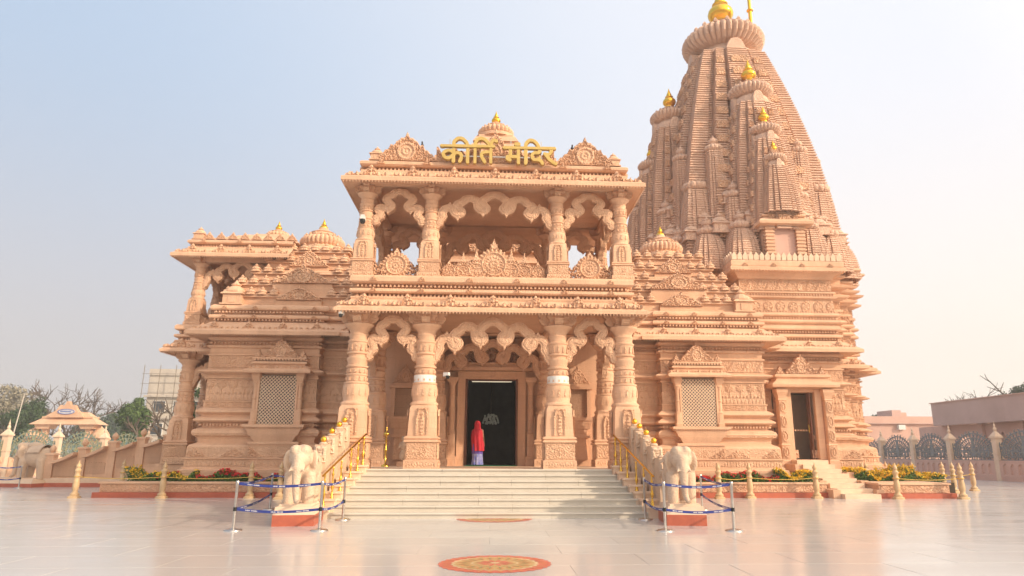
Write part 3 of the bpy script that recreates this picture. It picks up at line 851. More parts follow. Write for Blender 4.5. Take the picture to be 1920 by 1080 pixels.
def screen_win(parent, x, y, z):
    """small carved wall screen: pedestal, sill, lattice, leafy top"""
    f = MB(); w = .5
    box(f, x - .34, x + .34, y - .26, y + .3, z - 1.55, z - .75, .06, .05); box(f, x - .42, x + .42, y - .33, y + .3, z - .75, z - .66); box(f, x - .33, x + .33, y - .2, y + .3, z - .66, z - .42)
    box(f, x - .50, x + .50, y - .3, y + .3, z - .22, z - .12); box(f, x - .43, x + .43, y - .24, y + .3, z - .42, z - .22, -.05, -.05); box(f, x - .55, x + .55, y - .34, y + .3, z - .12, z)
    for s in (-1, 1): box(f, x + s * .42 - .07, x + s * .42 + .07, y - .2, y + .3, z, z + 1.05)
    box(f, x - .56, x + .56, y - .28, y + .3, z + 1.05, z + 1.15); box(f, x - .48, x + .48, y - .22, y + .3, z + 1.15, z + 1.24)
    o = part(f, 'niche_window', stone, parent)
    b = part(B(x - .36, x + .36, y + .10, y + .12, z, z + 1.05), 'backing', carved, parent); b.parent = o; b.location = (0, 0, 0)
    l = jali(.70, 1.05, .13, .017).mesh('lattice', stone); l = link('lattice', l); l.parent = o; l.location = (x, y - .08, z)
    g = relief(.95, .72, .025, f_udgam(.95, .72, .05, 3, .1), back=.05).mesh('gable', carved); g = link('gable', g); g.parent = o; g.location = (x, y - .12, z + 1.24)
    return o


for x in (-3.25, 3.25): screen_win(T, x, 26.1, 2.95)
for x in (-2.45, 2.45):
    pass

# dark hall behind the doorway
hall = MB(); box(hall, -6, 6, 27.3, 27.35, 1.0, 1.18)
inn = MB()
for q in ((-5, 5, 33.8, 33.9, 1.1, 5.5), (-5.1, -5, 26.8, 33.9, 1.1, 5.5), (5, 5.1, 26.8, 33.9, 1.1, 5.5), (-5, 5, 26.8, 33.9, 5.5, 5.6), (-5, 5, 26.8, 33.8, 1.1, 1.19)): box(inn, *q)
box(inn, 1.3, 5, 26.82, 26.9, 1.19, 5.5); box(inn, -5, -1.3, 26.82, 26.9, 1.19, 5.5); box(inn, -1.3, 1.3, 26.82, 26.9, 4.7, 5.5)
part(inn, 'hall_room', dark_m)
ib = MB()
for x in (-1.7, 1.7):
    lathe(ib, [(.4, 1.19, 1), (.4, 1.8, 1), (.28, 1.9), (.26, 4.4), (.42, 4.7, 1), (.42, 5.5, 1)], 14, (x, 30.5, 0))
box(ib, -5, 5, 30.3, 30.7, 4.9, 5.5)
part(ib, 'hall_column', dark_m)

# ------------------------------------------------------------------ hall walls, both sides
WALLP = [(.55, .85), (.55, .98), (.44, 1.02), (.44, 1.09), (.38, 1.11), (.38, 1.37), (.44, 1.39), (.44, 1.44), (.36, 1.46), (.35, 1.84), (.30, 1.93), (.14, 2.0), (.08, 2.04), (.08, 2.16), (.12, 2.24), (.24, 2.29), (.29, 2.40), (.25, 2.52), (.12, 2.58), (.0, 2.62), (.0, 2.80), (.20, 2.83), (.28, 2.88), (.27, 2.93), (.12, 3.03), (.06, 3.06), (.06, 3.12), (.18, 3.17), (.24, 3.21), (.23, 3.27), (.09, 3.37), (.03, 3.40), (.03, 3.62), (.07, 3.63), (.07, 3.67), (0, 3.68), (0, 4.55), (.06, 4.57), (.06, 4.63), (.02, 4.65), (.02, 4.72), (.26, 4.79), (.30, 4.83), (.28, 4.87), (.08, 4.95), (.02, 4.98), (.02, 5.5), (.08, 5.52), (.08, 5.58), (.0, 5.6), (.0, 5.8), (.1, 5.84), (.1, 5.92), (-.06, 5.95), (-.06, 6.10), (.06, 6.14), (.12, 6.18), (.12, 6.26), (0, 6.28), (0, 6.42)]
EAVEP = [(0, 6.42), (.05, 6.46), (.78, 6.28), (.78, 6.43), (.70, 6.48), (.14, 6.84), (.10, 6.90), (-.08, 6.92), (-.08, 7.03), (.13, 7.05), (.16, 7.10), (.14, 7.2), (-.1, 7.27), (-.1, 7.40), (.11, 7.42), (.14, 7.48), (.12, 7.58), (.02, 7.66), (-.8, 7.68)]


def band_reliefs(cv, path, p, zt=lambda z: z, dx=0.0, low=True):
    """carved friezes on each straight face of a wall path"""
    for a, b in zip(path[:-1], path[1:]):
        A, Bv = Vector(a), Vector(b); L = (Bv - A).length
        if L < .5: continue
        d = (Bv - A).normalized(); out = Vector((d.y, -d.x)); rz = math.atan2(out.x, -out.y); mid = (A + Bv) / 2
        def put(fn, off, z0, z1, w):
            z0, z1 = zt(z0), zt(z1)
            r = relief(w, z1 - z0, .028, fn); q = mid + out * (off + .003); cv.merge(r, (q.x, q.y, z0), None, rz)
        h = zt(4.53) - zt(3.95)
        put(f_trees(.46, h, .05), 0, 3.95, 4.53, L - .08)
        put(f_lotus(.16, zt(3.9) - zt(3.70), .03), 0, 3.70, 3.9, L - .08)
        put(f_scroll(.11, .03), .03, 3.42, 3.61, L - .04)
        put(f_tri(.62, zt(5.47) - zt(5.02), .04), .02, 5.02, 5.47, L - .06)
        if low:
            put(f_medal(1.5 if L > 2.5 else L, zt(1.84) - zt(1.47), .05), .36, 1.47, 1.83, L + .6)
            put(f_lotus(.12, zt(1.35) - zt(1.13), .025), .38, 1.13, 1.35, L + .7)
            put(f_scroll(.12, .025, 5), .25, 2.30, 2.50, L + .4)


def wall_beads(d, path, zt=lambda z: z):
    row(d, dent, path, .03, zt(6.03), .14); row(d, dent, path, .09, zt(2.72), .13); row(d, dent, path, .03, zt(7.0), .14); row(d, dent, path, .01, zt(7.34), .14)
    row(d, dent, path, .10, zt(5.9), .5)


HWR = [(4.95, 26.5), (4.95, 29.15), (7.15, 29.15), (7.15, 28.55), (11.55, 28.55), (11.55, 30.6), (12.2, 30.6), (12.2, 33)]
HEAVE = [(4.95, 27.2), (4.95, 28.75), (7.0, 28.75), (7.0, 28.6), (11.6, 28.6), (11.6, 30.6), (12.2, 30.6), (12.2, 33)]


def mirror(p): return [(-x, y) for x, y in reversed(p)]


for side in (1, -1):
    hp = HWR if side > 0 else mirror(HWR); he = HEAVE if side > 0 else mirror(HEAVE)
    side_l = 'right wing wall lit by the sun' if side > 0 else 'left wing wall in the shade'
    wl = part(mould(MB(), hp, WALLP), 'wing_wall', stone, label=side_l)
    cv = MB(); band_reliefs(cv, hp, 0); c = cv.build('carving', carved, None); c.parent = wl; c['kind'] = 'stuff'
    ev = part(mould(MB(), he, EAVEP), 'wing_eave', stone)
    d = MB(); wall_beads(d, hp); row(d, pend, he, .75, 6.29, .11); b = d.build('dentil_course', stone, None); b.parent = wl; b['kind'] = 'stuff'
    rowp('eave_ornament', ANTE_M, ev, he, .45, 6.5, 1.3, (1.2, 1.2, 1.2)); rowp('eave_scroll', CURL_M, ev, he, .58, 6.5, .65); rowp('eave_ornament', ANTE_M, ev, he, .16, 7.07, 1.3, (.7, .6, .5)); rowp('eave_ornament', ANTE_M, ev, he, .15, 7.45, 1.3, (.7, .6, .5))
    # lattice window in its carved bay
    x = side * 8.58; yw = 28.0
    f = MB()
    box(f, x - 1.15, x + 1.15, yw - .02, 28.6, 2.55, 2.62); box(f, x - 1.2, x + 1.2, yw - .12, 28.6, 2.62, 2.72); box(f, x - .95, x + .95, yw + .02, 28.6, 2.30, 2.55, -.12, -.06); box(f, x - .75, x + .75, yw + .12, 28.6, 2.06, 2.30, -.15, -.1)
    box(f, x - 1.0, x + 1.0, yw + .1, 28.6, 1.96, 2.06); box(f, x - .98, x + .98, yw + .16, 28.6, 1.0, 1.96)
    box(f, x - .76, x + .76, yw + .25, 28.5, 4.64, 4.78)
    # little eave and cornices over the window
    wp = [(x - 1.0, 28.6), (x - 1.0, yw + .1), (x + 1.0, yw + .1), (x + 1.0, 28.6)]
    mould(f, wp, [(0, 4.76), (.32, 4.74), (.34, 4.82), (.30, 4.86), (.05, 5.02), (.02, 5.05), (.02, 5.10), (.10, 5.13), (.10, 5.2), (0, 5.24), (0, 5.30), (.06, 5.33), (.06, 5.38), (-.1, 5.40)])
    box(f, x - 1.0, x + 1.0, yw + .1, 28.6, 4.76, 5.39)
    for s in (-1, 1):
        lathe(f, [(.15, 2.72, 1), (.15, 2.85, 1), (.12, 2.88, 1), (.12, 3.25, .6), (.14, 3.28), (.09, 3.34), (.10, 3.5), (.09, 3.7), (.12, 3.76), (.09, 3.82), (.09, 4.2), (.12, 4.3), (.15, 4.36), (.11, 4.42, 1), (.15, 4.5, 1), (.2, 4.6, 1), (.2, 4.76, 1)], 14, (x + s * .88, yw + .2, 0))
        box(f, min(x + s * .72, x + s * .80), max(x + s * .72, x + s * .80), yw + .10, 28.5, 2.72, 4.7)
    wn = part(f, 'lattice_window', stone)
    l = link('lattice', jali(1.5, 1.94, .14, .0145, .05).mesh('lattice', pale)); l.parent = wn; l.location = (x, yw + .13, 2.72)
    bk = link('dark_backing', B(x - .74, x + .74, yw + .205, yw + .215, 2.7, 4.7).mesh('dark_backing', mat('painted interior dark', (.035, .03, .028), .3))); bk.parent = wn  # near-black sheet: the unlit interior behind the lattice, put into the colour
    g = link('gable', relief(1.5, .86, .025, f_udgam(1.5, .86, .07, 3, .13), back=.15).mesh('gable', carved2)); g.parent = wn; g.location = (x, yw + .15, 5.39)
    for s in (-1, 1):
        g2 = link('gable', relief(.32, .34, .025, f_udgam(.32, .34, .05, 1, .1), back=.1).mesh('gable', carved2)); g2.parent = wn; g2.location = (x + s * .88, yw + .15, 5.39)
    br2 = MB(); row(br2, dent, wp, .03, 5.29, .12); row(br2, pend, [(x - 1.1, yw - .1), (x + 1.1, yw - .1)], 0, 2.63, .1); row(br2, CURL, wp, .16, 4.9, .5); br2 = br2.build('beading', stone, None); br2.parent = wn; br2['kind'] = 'stuff'
    cr2 = MB(); r = relief(1.9, .42, .025, f_medal(1.9, .42, .06)); cr2.merge(r, (x, yw + .155, 1.45)); cr2 = cr2.build('carving', carved, None); cr2.parent = wn; cr2['kind'] = 'stuff'
    # stepped (samvarna) roof of the wing
    rx, ry = side * 8.1, 31.4
    rf = MB(); z = 7.68
    box(rf, rx - 3.45, rx + 3.45, ry - 2.55, ry + 2.9, z - .02, z + .12)
    WR = None
    hwid = [3.15, 2.72, 2.3, 1.88, 1.46]; tiers = []
    for k, h in enumerate(hwid):
        box(rf, rx - h, rx + h, ry - h * .8, ry + h * .8, z + .1, z + .36); box(rf, rx - h - .12, rx + h + .12, ry - h * .8 - .12, ry + h * .8 + .12, z + .36, z + .44, .02, .02); box(rf, rx - h - .06, rx + h + .06, ry - h * .8 - .06, ry + h * .8 + .06, z + .44, z + .5); box(rf, rx - h + .06, rx + h - .06, ry - h * .8 + .06, ry + h * .8 - .06, z + .5, z + .62, .16, .16)
        n = int(h * 2 / .46)
        for q in range(n + 1):
            u = -h + q * 2 * h / n
            if abs(u) > .9 or k > 3: tiers.append((rx + u, ry - h * .8 - .02, z + .46))
            if 0 < q < n: tiers += [(rx - h - .02, ry + u * .8, z + .46), (rx + h + .02, ry + u * .8, z + .46)]
        z += .60
    lathe(rf, [(1.25, z - .1), (1.2, z + .15), (.95, z + .2), (.85, z + .4)], 24, (rx, ry, 0))
    WR = part(rf, 'wing_roof', stone)
    for p in tiers:
        o = link('turret', BELL_M); o.parent = WR; o.location = p; o.scale = (1.0, 1.0, .78)
    am = MB(); amalaka(am, 1.05, (rx, ry, z + .52), 30, .62); part(am, 'ribbed_disc', stone)
    add_kalash(.21, (rx, ry, z + 1.12), T)
    # gables climbing the middle of the roof
    for k, (w, h, yy, zz) in enumerate(((1.9, .62, 28.62, 7.9), (2.5, .85, 28.95, 8.72), (1.7, .8, 29.75, 9.68))):
        box_ = B(rx + .1 * side - w / 2, rx + .1 * side + w / 2, yy + .05, yy + .9, zz - .55, zz - .02); o = part(box_, 'gable_block', stone)
        g = link('roof_gable', relief(w, h, .028, f_udgam(w, h, .08, 3, .15), back=.15).mesh('roof_gable', carved2), T); g.location = Vector((rx + .1 * side, yy, zz)) - T.location
    part(kuta(MB(), .75, (side * 10.95, 28.95, 7.66)), 'corner_turret', stone); part(kuta(MB(), .6, (side * 5.6, 29.0, 7.66)), 'corner_turret', stone)
cr_ = MB(); z = 7.66
for hx, hy in ((2.75, 2.6), (2.7, 2.45), (2.6, 2.3), (2.5, 2.15), (2.4, 2.0), (2.3, 1.85)):
    box(cr_, -hx, hx, 31.5 - hy, 31.5 + hy, z, z + .42); box(cr_, -hx - .12, hx + .12, 31.5 - hy - .12, 31.5 + hy + .12, z + .42, z + .55, .03, .03); z += .6
CR = part(cr_, 'central_roof', stone)
g = relief(4.2, 1.1, .03, f_udgam(4.2, 1.1, .09, 4, .16), back=.2).mesh('roof_gable', carved)
for y_, z_ in ((28.85, 8.2), (29.1, 9.3), (29.35, 10.4)):
    o = link('roof_gable', g, T); o.location = Vector((0, y_, z_)) - T.location
# inner volumes that close the building
sol = MB(); box(sol, -11.4, 11.4, 34.0, 40, .9, 7.6); box(sol, -11.5, 11.5, 28.8, 40, 7.3, 7.66); box(sol, 5.2, 11.4, 29.3, 34, .9, 7.3); box(sol, -11.4, -5.2, 29.3, 34, .9, 7.3)
part(sol, 'hall_core', stone)
# ------------------------------------------------------------------ west pavilion (front porch at the far left)
PW = [(-8.9, 39.1), (-13.55, 39.1), (-13.55, 29.95), (-9.0, 29.95)]
pavilion_eaves(T, PW)
part(B(-13.9, -9, 29.9, 39.2, 0, 1.18, .05, .05), 'west_porch_floor', stone)
part(B(-13.3, -9, 30.1, 38.9, 5.99, 6.95), 'porch_ceiling'); part(B(-13.3, -9, 30.1, 38.9, 10.16, 10.8), 'pavilion_ceiling')
bm = MB()
for z1 in (5.962, 10.122):
    for y in (30.35, 38.7): part(B(-13.4, -9.1, y - .2, y + .2, z1 - .2, z1), 'roof_beam')
    for x in (-13.1, -9.3): part(B(x - .2, x + .2, 30.57, 38.48, z1 - .2, z1), 'roof_beam')
for x in (-13.1, -9.4):
    for y in (30.35, 32.5, 36.5, 38.7):
        column(T, x, y, 1.18, CM); column(T, x, y, 7.02, CU)
for (z, s) in ((Z0, (1, 1, 1)), (8.62, (1.0, .9, .88))):
    for y in (30.25, 38.7): arch(T, arc_c, -11.25, y, z, (s[0] * .9, s[1], s[2]))
    arch(T, arc_c, -13.1, 34.5, z, s, -PI / 2); arch(T, arc_s, -13.1, 31.4, z, s, -PI / 2); arch(T, arc_s, -13.1, 37.6, z, s, -PI / 2)
for (x, y, rz, me) in ((-11.25, 30.2, 0, rail_c), (-13.2, 34.5, -PI / 2, rail_c), (-13.2, 31.4, -PI / 2, rail_s), (-13.2, 37.6, -PI / 2, rail_s)):
    o = link('balcony_railing', me, T); o.location = Vector((x, y, 7.02)) - T.location; o.rotation_euler.z = rz; o.scale = (.95 if me is rail_c else 1, 1, .62 if rz == 0 else 1)
rf = MB(); z = 10.93; pcx, pcy = -11.2, 34.5
for k in range(7):
    hx, hy = 2.3 - k * .24, 4.2 - k * .48; box(rf, pcx - hx, pcx + hx, pcy - hy, pcy + hy, z, z + .16, .12, .12); z += .20
part(rf, 'stepped_roof')
am = MB(); lathe(am, [(.7, z - .05), (.62, z + .1)], 20, (pcx, pcy, 0)); amalaka(am, .62, (pcx, pcy, z + .22), 20, .30); part(am, 'ribbed_disc', stone)
add_kalash(.17, (pcx, pcy, z + .5), T)
pp = MB()
for i in range(8): pp.merge(relief(.46, .34, .02, f_udgam(.46, .34, .05, 1, .08), back=.1), (-12.75 + i * .52, 29.95, 10.93))
for i in range(14): pp.merge(relief(.5, .42, .03, f_udgam(.5, .42, .05, 1, .1), back=.1), (-13.5, 30.7 + i * .6, 10.93), None, -PI / 2)
part(pp, 'roof_cresting', carved, kind='stuff')
for y in (30.2, 38.8): part(kuta(MB(), .42, (-13.25, y, 10.93)), 'corner_turret')

# ------------------------------------------------------------------ sanctum and tower
TX, TY = 14.2, 37.5
def rel(pts): return [(TX + x, TY + y) for x, y in pts]
W2 = rel([(-2.35, -3.5), (-2.35, -6.0), (2.35, -6.0), (2.35, -3.5)])
W3 = rel([(2.3, -4.5), (3.4, -4.5), (3.4, -3.4), (4.4, -3.4), (4.4, -2.4), (5.15, -2.4), (5.15, 2.4), (4.4, 2.4), (4.4, 3.4), (3.4, 3.4), (3.4, 5), (-3.4, 5)])
W3L = [(TX - (x - TX), y) for x, y in reversed(W3)][2:]
zt3 = lambda z: 1.05 + (z - .85) * .86
lowp = [p for p in WALLP if p[1] <= 4.55]; lowp[-1] = (0, 4.5); hip = [(0, 4.5)] + [p for p in WALLP if p[1] >= 4.55]
w = mould(MB(), W2, hip); mould(w, W2[:2] + [(TX + .08 - .62, TY - 6.0)], lowp); mould(w, [(TX + .08 + .62, TY - 6.0)] + W2[2:], lowp); o = part(w, 'sanctum_wall', stone)
cv = MB(); band_reliefs(cv, W2[:2] + [(TX + .08 - .62, TY - 6.0)], 0, low=True); band_reliefs(cv, [(TX + .08 + .62, TY - 6.0)] + W2[2:], 0, low=True); c = cv.build('carving', carved, None); c.parent = o; c['kind'] = 'stuff'
w = mould(MB(), W3, [(a, zt3(b)) for a, b in WALLP]); mould(w, W3L, [(a, zt3(b)) for a, b in WALLP]); o3 = part(w, 'sanctum_wall', stone)
cv = MB(); band_reliefs(cv, W3[:8], 0, zt3, low=True); c = cv.build('carving', carved, None); c.parent = o3; c['kind'] = 'stuff'
w = mould(MB(), W2, [(0, 6.40)] + EAVEP[1:]); part(w, 'sanctum_eave')
w = mould(MB(), W3, [(a, zt3(b)) for a, b in EAVEP]); mould(w, W3L, [(a, zt3(b)) for a, b in EAVEP]); part(w, 'sanctum_eave')
# upper walls: belt after belt of mouldings
UPW = [(0, 7.66), (.0, 7.72), (.12, 7.76), (.16, 7.82), (.14, 7.9), (.02, 7.95), (0, 8.05), (.12, 8.09), (.16, 8.14), (.13, 8.24), (0, 8.3), (-.05, 8.34), (-.05, 8.95), (.1, 9.0), (.12, 9.08), (0, 9.12), (-.02, 9.2), (.08, 9.24), (.08, 9.3), (-.1, 9.36), (-.1, 9.92), (0, 9.96), (.05, 10.05), (.2, 10.2), (.3, 10.24), (.5, 10.26), (.5, 10.42), (.42, 10.46), (.44, 10.5), (.44, 10.72), (.36, 10.78), (-.3, 10.8)]
w = mould(MB(), W2, UPW); part(w, 'tower_base_wall')
lo = MB(); box(lo, TX - 2.1, TX + 2.1, TY - 4.2, TY + 2, .9, 10.79); box(lo, TX - 2.1, TX + 2.1, TY - 5.8, TY - 4.2, 4.7, 10.79); box(lo, TX - 3.2, TX + 3.2, TY - 4.3, TY + 4.8, .9, 11.3); box(lo, TX - 4.2, TX + 4.2, TY - 3.2, TY + 3.2, .9, 11.3); box(lo, TX - 4.95, TX + 4.95, TY - 2.2, TY + 2.2, .9, 11.3)
part(lo, 'sanctum_core')
UP3 = [(.0, 6.9), (.12, 6.94), (.16, 7.0), (.1, 7.1), (-.02, 7.14), (-.02, 7.6), (.12, 7.64), (.16, 7.7), (.1, 7.8), (-.02, 7.85), (-.02, 8.0), (.16, 8.05), (.2, 8.12), (.14, 8.2), (-.02, 8.25), (-.02, 8.6), (.1, 8.65), (.1, 8.75), (0, 8.8), (0, 9.2), (.1, 9.24), (.16, 9.3), (.35, 9.35), (.38, 9.45), (.2, 9.52), (.05, 9.6), (.05, 9.75), (.45, 9.85), (.5, 9.95), (.3, 10.02), (.1, 10.1), (.1, 10.35), (.28, 10.4), (.3, 10.5), (.1, 10.58), (.1, 10.75), (.25, 10.8), (.25, 10.9), (.55, 10.96), (.62, 11.02), (.60, 11.12), (.30, 11.2), (.25, 11.34), (.1, 11.4), (-1.6, 11.42)]
w = mould(MB(), W3, UP3); mould(w, W3L, UP3); part(w, 'tower_base_wall')
d = MB(); wall_beads(d, W2); wall_beads(d, W3[:8], zt3)
for z in (8.0, 9.16, 8.31): row(d, dent, W2, .03, z, .14)
for z in (7.88, 8.62, 7.17): row(d, dent, W3[:8], .03, z, .14)
row(d, pend, W2, .48, 10.26, .14)
part(d, 'dentil_course', stone, kind='stuff')
cv = MB()
for (z0, z1, fn) in ((8.36, 8.93, f_medal(.62, .57, .05)), (9.38, 9.9, f_tri(.5, .52, .05))):
    for a, b in zip(W2[:-1], W2[1:]):
        A, Bv = Vector(a), Vector(b); L = (Bv - A).length; dd = (Bv - A).normalized(); out = Vector((dd.y, -dd.x)); q = (A + Bv) / 2 + out * (-.045 if z0 < 9 else -.095)
        cv.merge(relief(L - .1, z1 - z0, .03, fn), (q.x, q.y, z0), None, math.atan2(out.x, -out.y))
for a, b in zip(W3[:7], W3[1:8]):
    A, Bv = Vector(a), Vector(b); L = (Bv - A).length; dd = (Bv - A).normalized(); out = Vector((dd.y, -dd.x)); q = (A + Bv) / 2 + out * (-.015)
    for z0, z1 in ((7.16, 7.58), (8.27, 8.58), (8.82, 9.18)): cv.merge(relief(L, z1 - z0, .03, f_scroll(.13, .05, 4)), (q.x, q.y, z0), None, math.atan2(out.x, -out.y))
rowp('eave_ornament', ANTE_M, T, W2, .45, 6.5, 1.3, (1.2, 1.2, 1.2)); rowp('eave_scroll', CURL_M, T, W2, .55, 6.5, .65); rowp('eave_ornament', ANTE_M, T, W3[:8], .5, zt3(6.5), .9); rowp('eave_scroll', CURL_M, T, W3[:8], .6, zt3(6.5), .5)
rowp('eave_ornament', ANTE_M, T, W2, .45, 10.45, 1.5, (.8, .8, .6))
part(cv, 'carving', carved, kind='stuff')
rowp('leaf_finial', LEAF_M, T, W2, .38, 10.79, .27, (2.2, 2, 2.1))

# side doorway of the sanctum
f = MB(); dx = TX + .08; yf = 30.75
for s in (-1, 1):
    box(f, min(dx + s * .56, dx + s * .86), max(dx + s * .56, dx + s * .86), yf + .16, 31.5, 1.42, 4.55)
    lathe(f, [(.24, 1.05, 1), (.24, 1.35, 1), (.19, 1.4, 1), (.19, 2.0, 1), (.21, 2.04, 1), (.17, 2.1, 1), (.17, 4.0, 1), (.2, 4.05, 1), (.17, 4.1, 1), (.2, 4.25, 1), (.26, 4.4, 1), (.26, 4.55, 1)], 16, (dx + s * 1.08, yf + .1, 0))
box(f, dx - 1.2, dx + 1.2, yf + .2, 31.5, 4.42, 4.6); box(f, dx - 1.35, dx + 1.35, yf + .1, 31.5, 1.0, 1.41)
wp = [(dx - 1.2, 31.5), (dx - 1.2, yf + .05), (dx + 1.2, yf + .05), (dx + 1.2, 31.5)]
mould(f, wp, [(-.3, 4.56), (0, 4.57), (.36, 4.62), (.38, 4.72), (.32, 4.78), (.05, 4.95), (.02, 5.0), (.02, 5.06), (.12, 5.1), (.12, 5.18), (0, 5.24), (-.5, 5.26)])
sdw = part(f, 'side_doorway', stone)
g = link('gable', relief(1.5, .95, .028, f_udgam(1.5, .95, .08, 3, .14), back=.2).mesh('gable', carved2)); g.parent = sdw; g.location = (dx, yf + .1, 5.26)
for s in (-1, 1):
    g2 = link('gable', relief(.4, .38, .028, f_udgam(.4, .38, .05, 1, .1), back=.15).mesh('gable', carved2)); g2.parent = sdw; g2.location = (dx + s * 1.0, yf + .1, 5.26)
pn = MB()
for s in (-1, 1):
    for z0 in (1.45, 2.15, 2.8, 3.45): pn.merge(relief(.3, .56, .025, lambda U, V: .005 + .035 * (np.abs(np.hypot(U / .12, (V - .28) / .24) - .9) < .15) + .03 * (np.hypot(U / .05, (V - .28) / .14) < 1)), (dx + s * 1.08, yf - .10 + (.0 if z0 < 2 else .02), z0))
pn = pn.build('carving', carved, None); pn.parent = sdw; pn['kind'] = 'stuff'
rm = MB()
for q in ((dx - 1.2, dx + 1.2, 33.22, 33.26, 1.3, 4.6), (dx - 1.24, dx - 1.2, 31.45, 33.2, 1.3, 4.6), (dx + 1.2, dx + 1.24, 31.45, 33.2, 1.3, 4.6), (dx - 1.2, dx + 1.2, 31.45, 33.2, 4.5, 4.54), (dx - 1.2, dx + 1.2, 31.45, 33.2, 1.36, 1.40), (dx - 1.2, dx - .57, 31.51, 31.55, 1.4, 4.5), (dx + .57, dx + 1.2, 31.51, 31.55, 1.4, 4.5)): box(rm, *q)
dk = link('dark_room', rm.mesh('dark_room', dark_m)); dk.parent = sdw
# panel recess needs depth: leaf of the open wooden door
dl = MB(); box(dl, dx + .36, dx + .43, yf + .35, 31.42, 1.42, 4.40)
for zz in (1.6, 2.5, 3.4): box(dl, dx + .345, dx + .36, yf + .42, 31.3, zz, zz + .75)
dl = dl.build('wooden_door', wood, None); dl.parent = sdw
h = link('handle', lathe(MB(), [(.02, 0), (.03, .05), (.02, .35), (.0, .4)], 8).mesh('handle', brass)); h.parent = dl; h.location = (dx + .32, yf + .5, 2.6)
# shrine niche on the face of the tower
f = MB(); nx, ny = TX + .05, 30.95 + .3
box(f, nx - 1.0, nx + 1.0, ny + .12, 34, 10.8, 12.6); 
for s in (-1, 1): box(f, min(nx + s * .58, nx + s * .95), max(nx + s * .58, nx + s * .95), ny - .08, ny + .2, 10.8, 12.55)
for k in range(9):
    for s in (-1, 1): box(f, min(nx + s * .54, nx + s * 1.0), max(nx + s * .54, nx + s * 1.0), ny - .13, ny + .2, 10.95 + k * .18, 11.04 + k * .18)
wp = [(nx - 1.0, 33), (nx - 1.0, ny - .05), (nx + 1.0, ny - .05), (nx + 1.0, 33)]
mould(f, wp, [(-.3, 12.55), (.05, 12.56), (.35, 12.6), (.37, 12.72), (.3, 12.8), (.05, 12.98), (0, 13.02), (.1, 13.06), (.1, 13.14), (-.8, 13.18)])
part(f, 'tower_niche', stone)
g = link('roof_gable', relief(1.7, 1.05, .03, f_udgam(1.7, 1.05, .08, 3, .15), back=.2).mesh('roof_gable', carved), T); g.location = Vector((nx, ny - .05, 13.18)) - T.location
o = link('niche_panel', B(nx - .57, nx + .57, ny + .08, ny + .12, 10.8, 12.55).mesh('niche_panel', pinkwall), T); o.location = -T.location

# main spire and its clinging half spires
def finish(mb, orn, x, y, z, r, kal, lob=None, nm='ribbed_disc'):
    am = MB(); lathe(am, [(r * .62, z - .1), (r * .60, z + r * .18)], 28, (x, y, 0)); amalaka(am, r, (x, y, z + r * .42), lob or int(22 + 8 * r), r * .5)
    part(am, nm, tower_m)
    if kal: add_kalash(kal, (x, y, z + r * .42 + r * .5 * 1.25), T)


def tower_piece(x, y, z0, z1, h0, h1, pt, curve, ramal, kal, dep=.075, name='half_spire', ornd=True):
    mb = MB(); on = MB() if ornd else None
    nk = .30 if ramal < 2 else .10
    spire(mb, x, y, z0, z1 - nk * ramal, h0, h1, pt, curve, dep, on)
    lathe(mb, [(h1 * .98, z1 - (nk + .01) * ramal), (h1 * .97, z1 - .5 * nk * ramal), (h1 * .90, z1 + .02 * ramal)], 28, (x, y, 0))
    tabm = relief(h1 * .62, ramal * .9, .05, lambda U, V: np.where(np.hypot(U / (h1 * .3), np.clip(V - ramal * .45, 0, 9) / (ramal * .42)) < 1, .03, -1), back=.3)
    for k in range(4): mb.merge(tabm, (x + 1.04 * h1 * math.sin(k * PI / 2), y - 1.04 * h1 * math.cos(k * PI / 2), z1 - .72 * ramal), None, k * PI / 2)
    o = part(mb, name, tower_m)
    if on is not None and on.v:
        c = on.build('carving', carved2, None); c.parent = o; c['kind'] = 'stuff'
    finish(mb, None, x, y, z1, ramal, kal)


tower_piece(TX, TY, 11.0, 25.5, 4.75, 2.05, .16, 1.8, 2.55, .80, .10, 'main_spire')
tower_piece(TX, TY - 3.6, 12.2, 20.75, 1.95, 1.02, .14, 2.0, 1.24, .42)
tower_piece(TX - 3.6, TY, 12.2, 20.95, 1.95, 1.02, .14, 2.0, 1.24, .40)
tower_piece(TX + 2.9, TY, 12.2, 20.0, 1.95, 1.0, .14, 2.0, 1.1, 0)
tower_piece(TX, TY - 5.1, 12.4, 17.85, 1.30, .70, .125, 2.0, .86, .29)
tower_piece(TX - 4.85, TY, 12.4, 17.95, 1.30, .70, .125, 2.0, .86, .29)
tower_piece(TX + 4.0, TY, 12.0, 16.6, 1.3, .70, .13, 2.0, .80, 0)
tower_piece(TX, TY - 5.95, 13.2, 16.0, .92, .50, .115, 1.8, .62, .20, ornd=False)
tower_piece(TX - 5.7, TY, 12.2, 15.6, .95, .52, .12, 1.8, .6, 0, ornd=False)
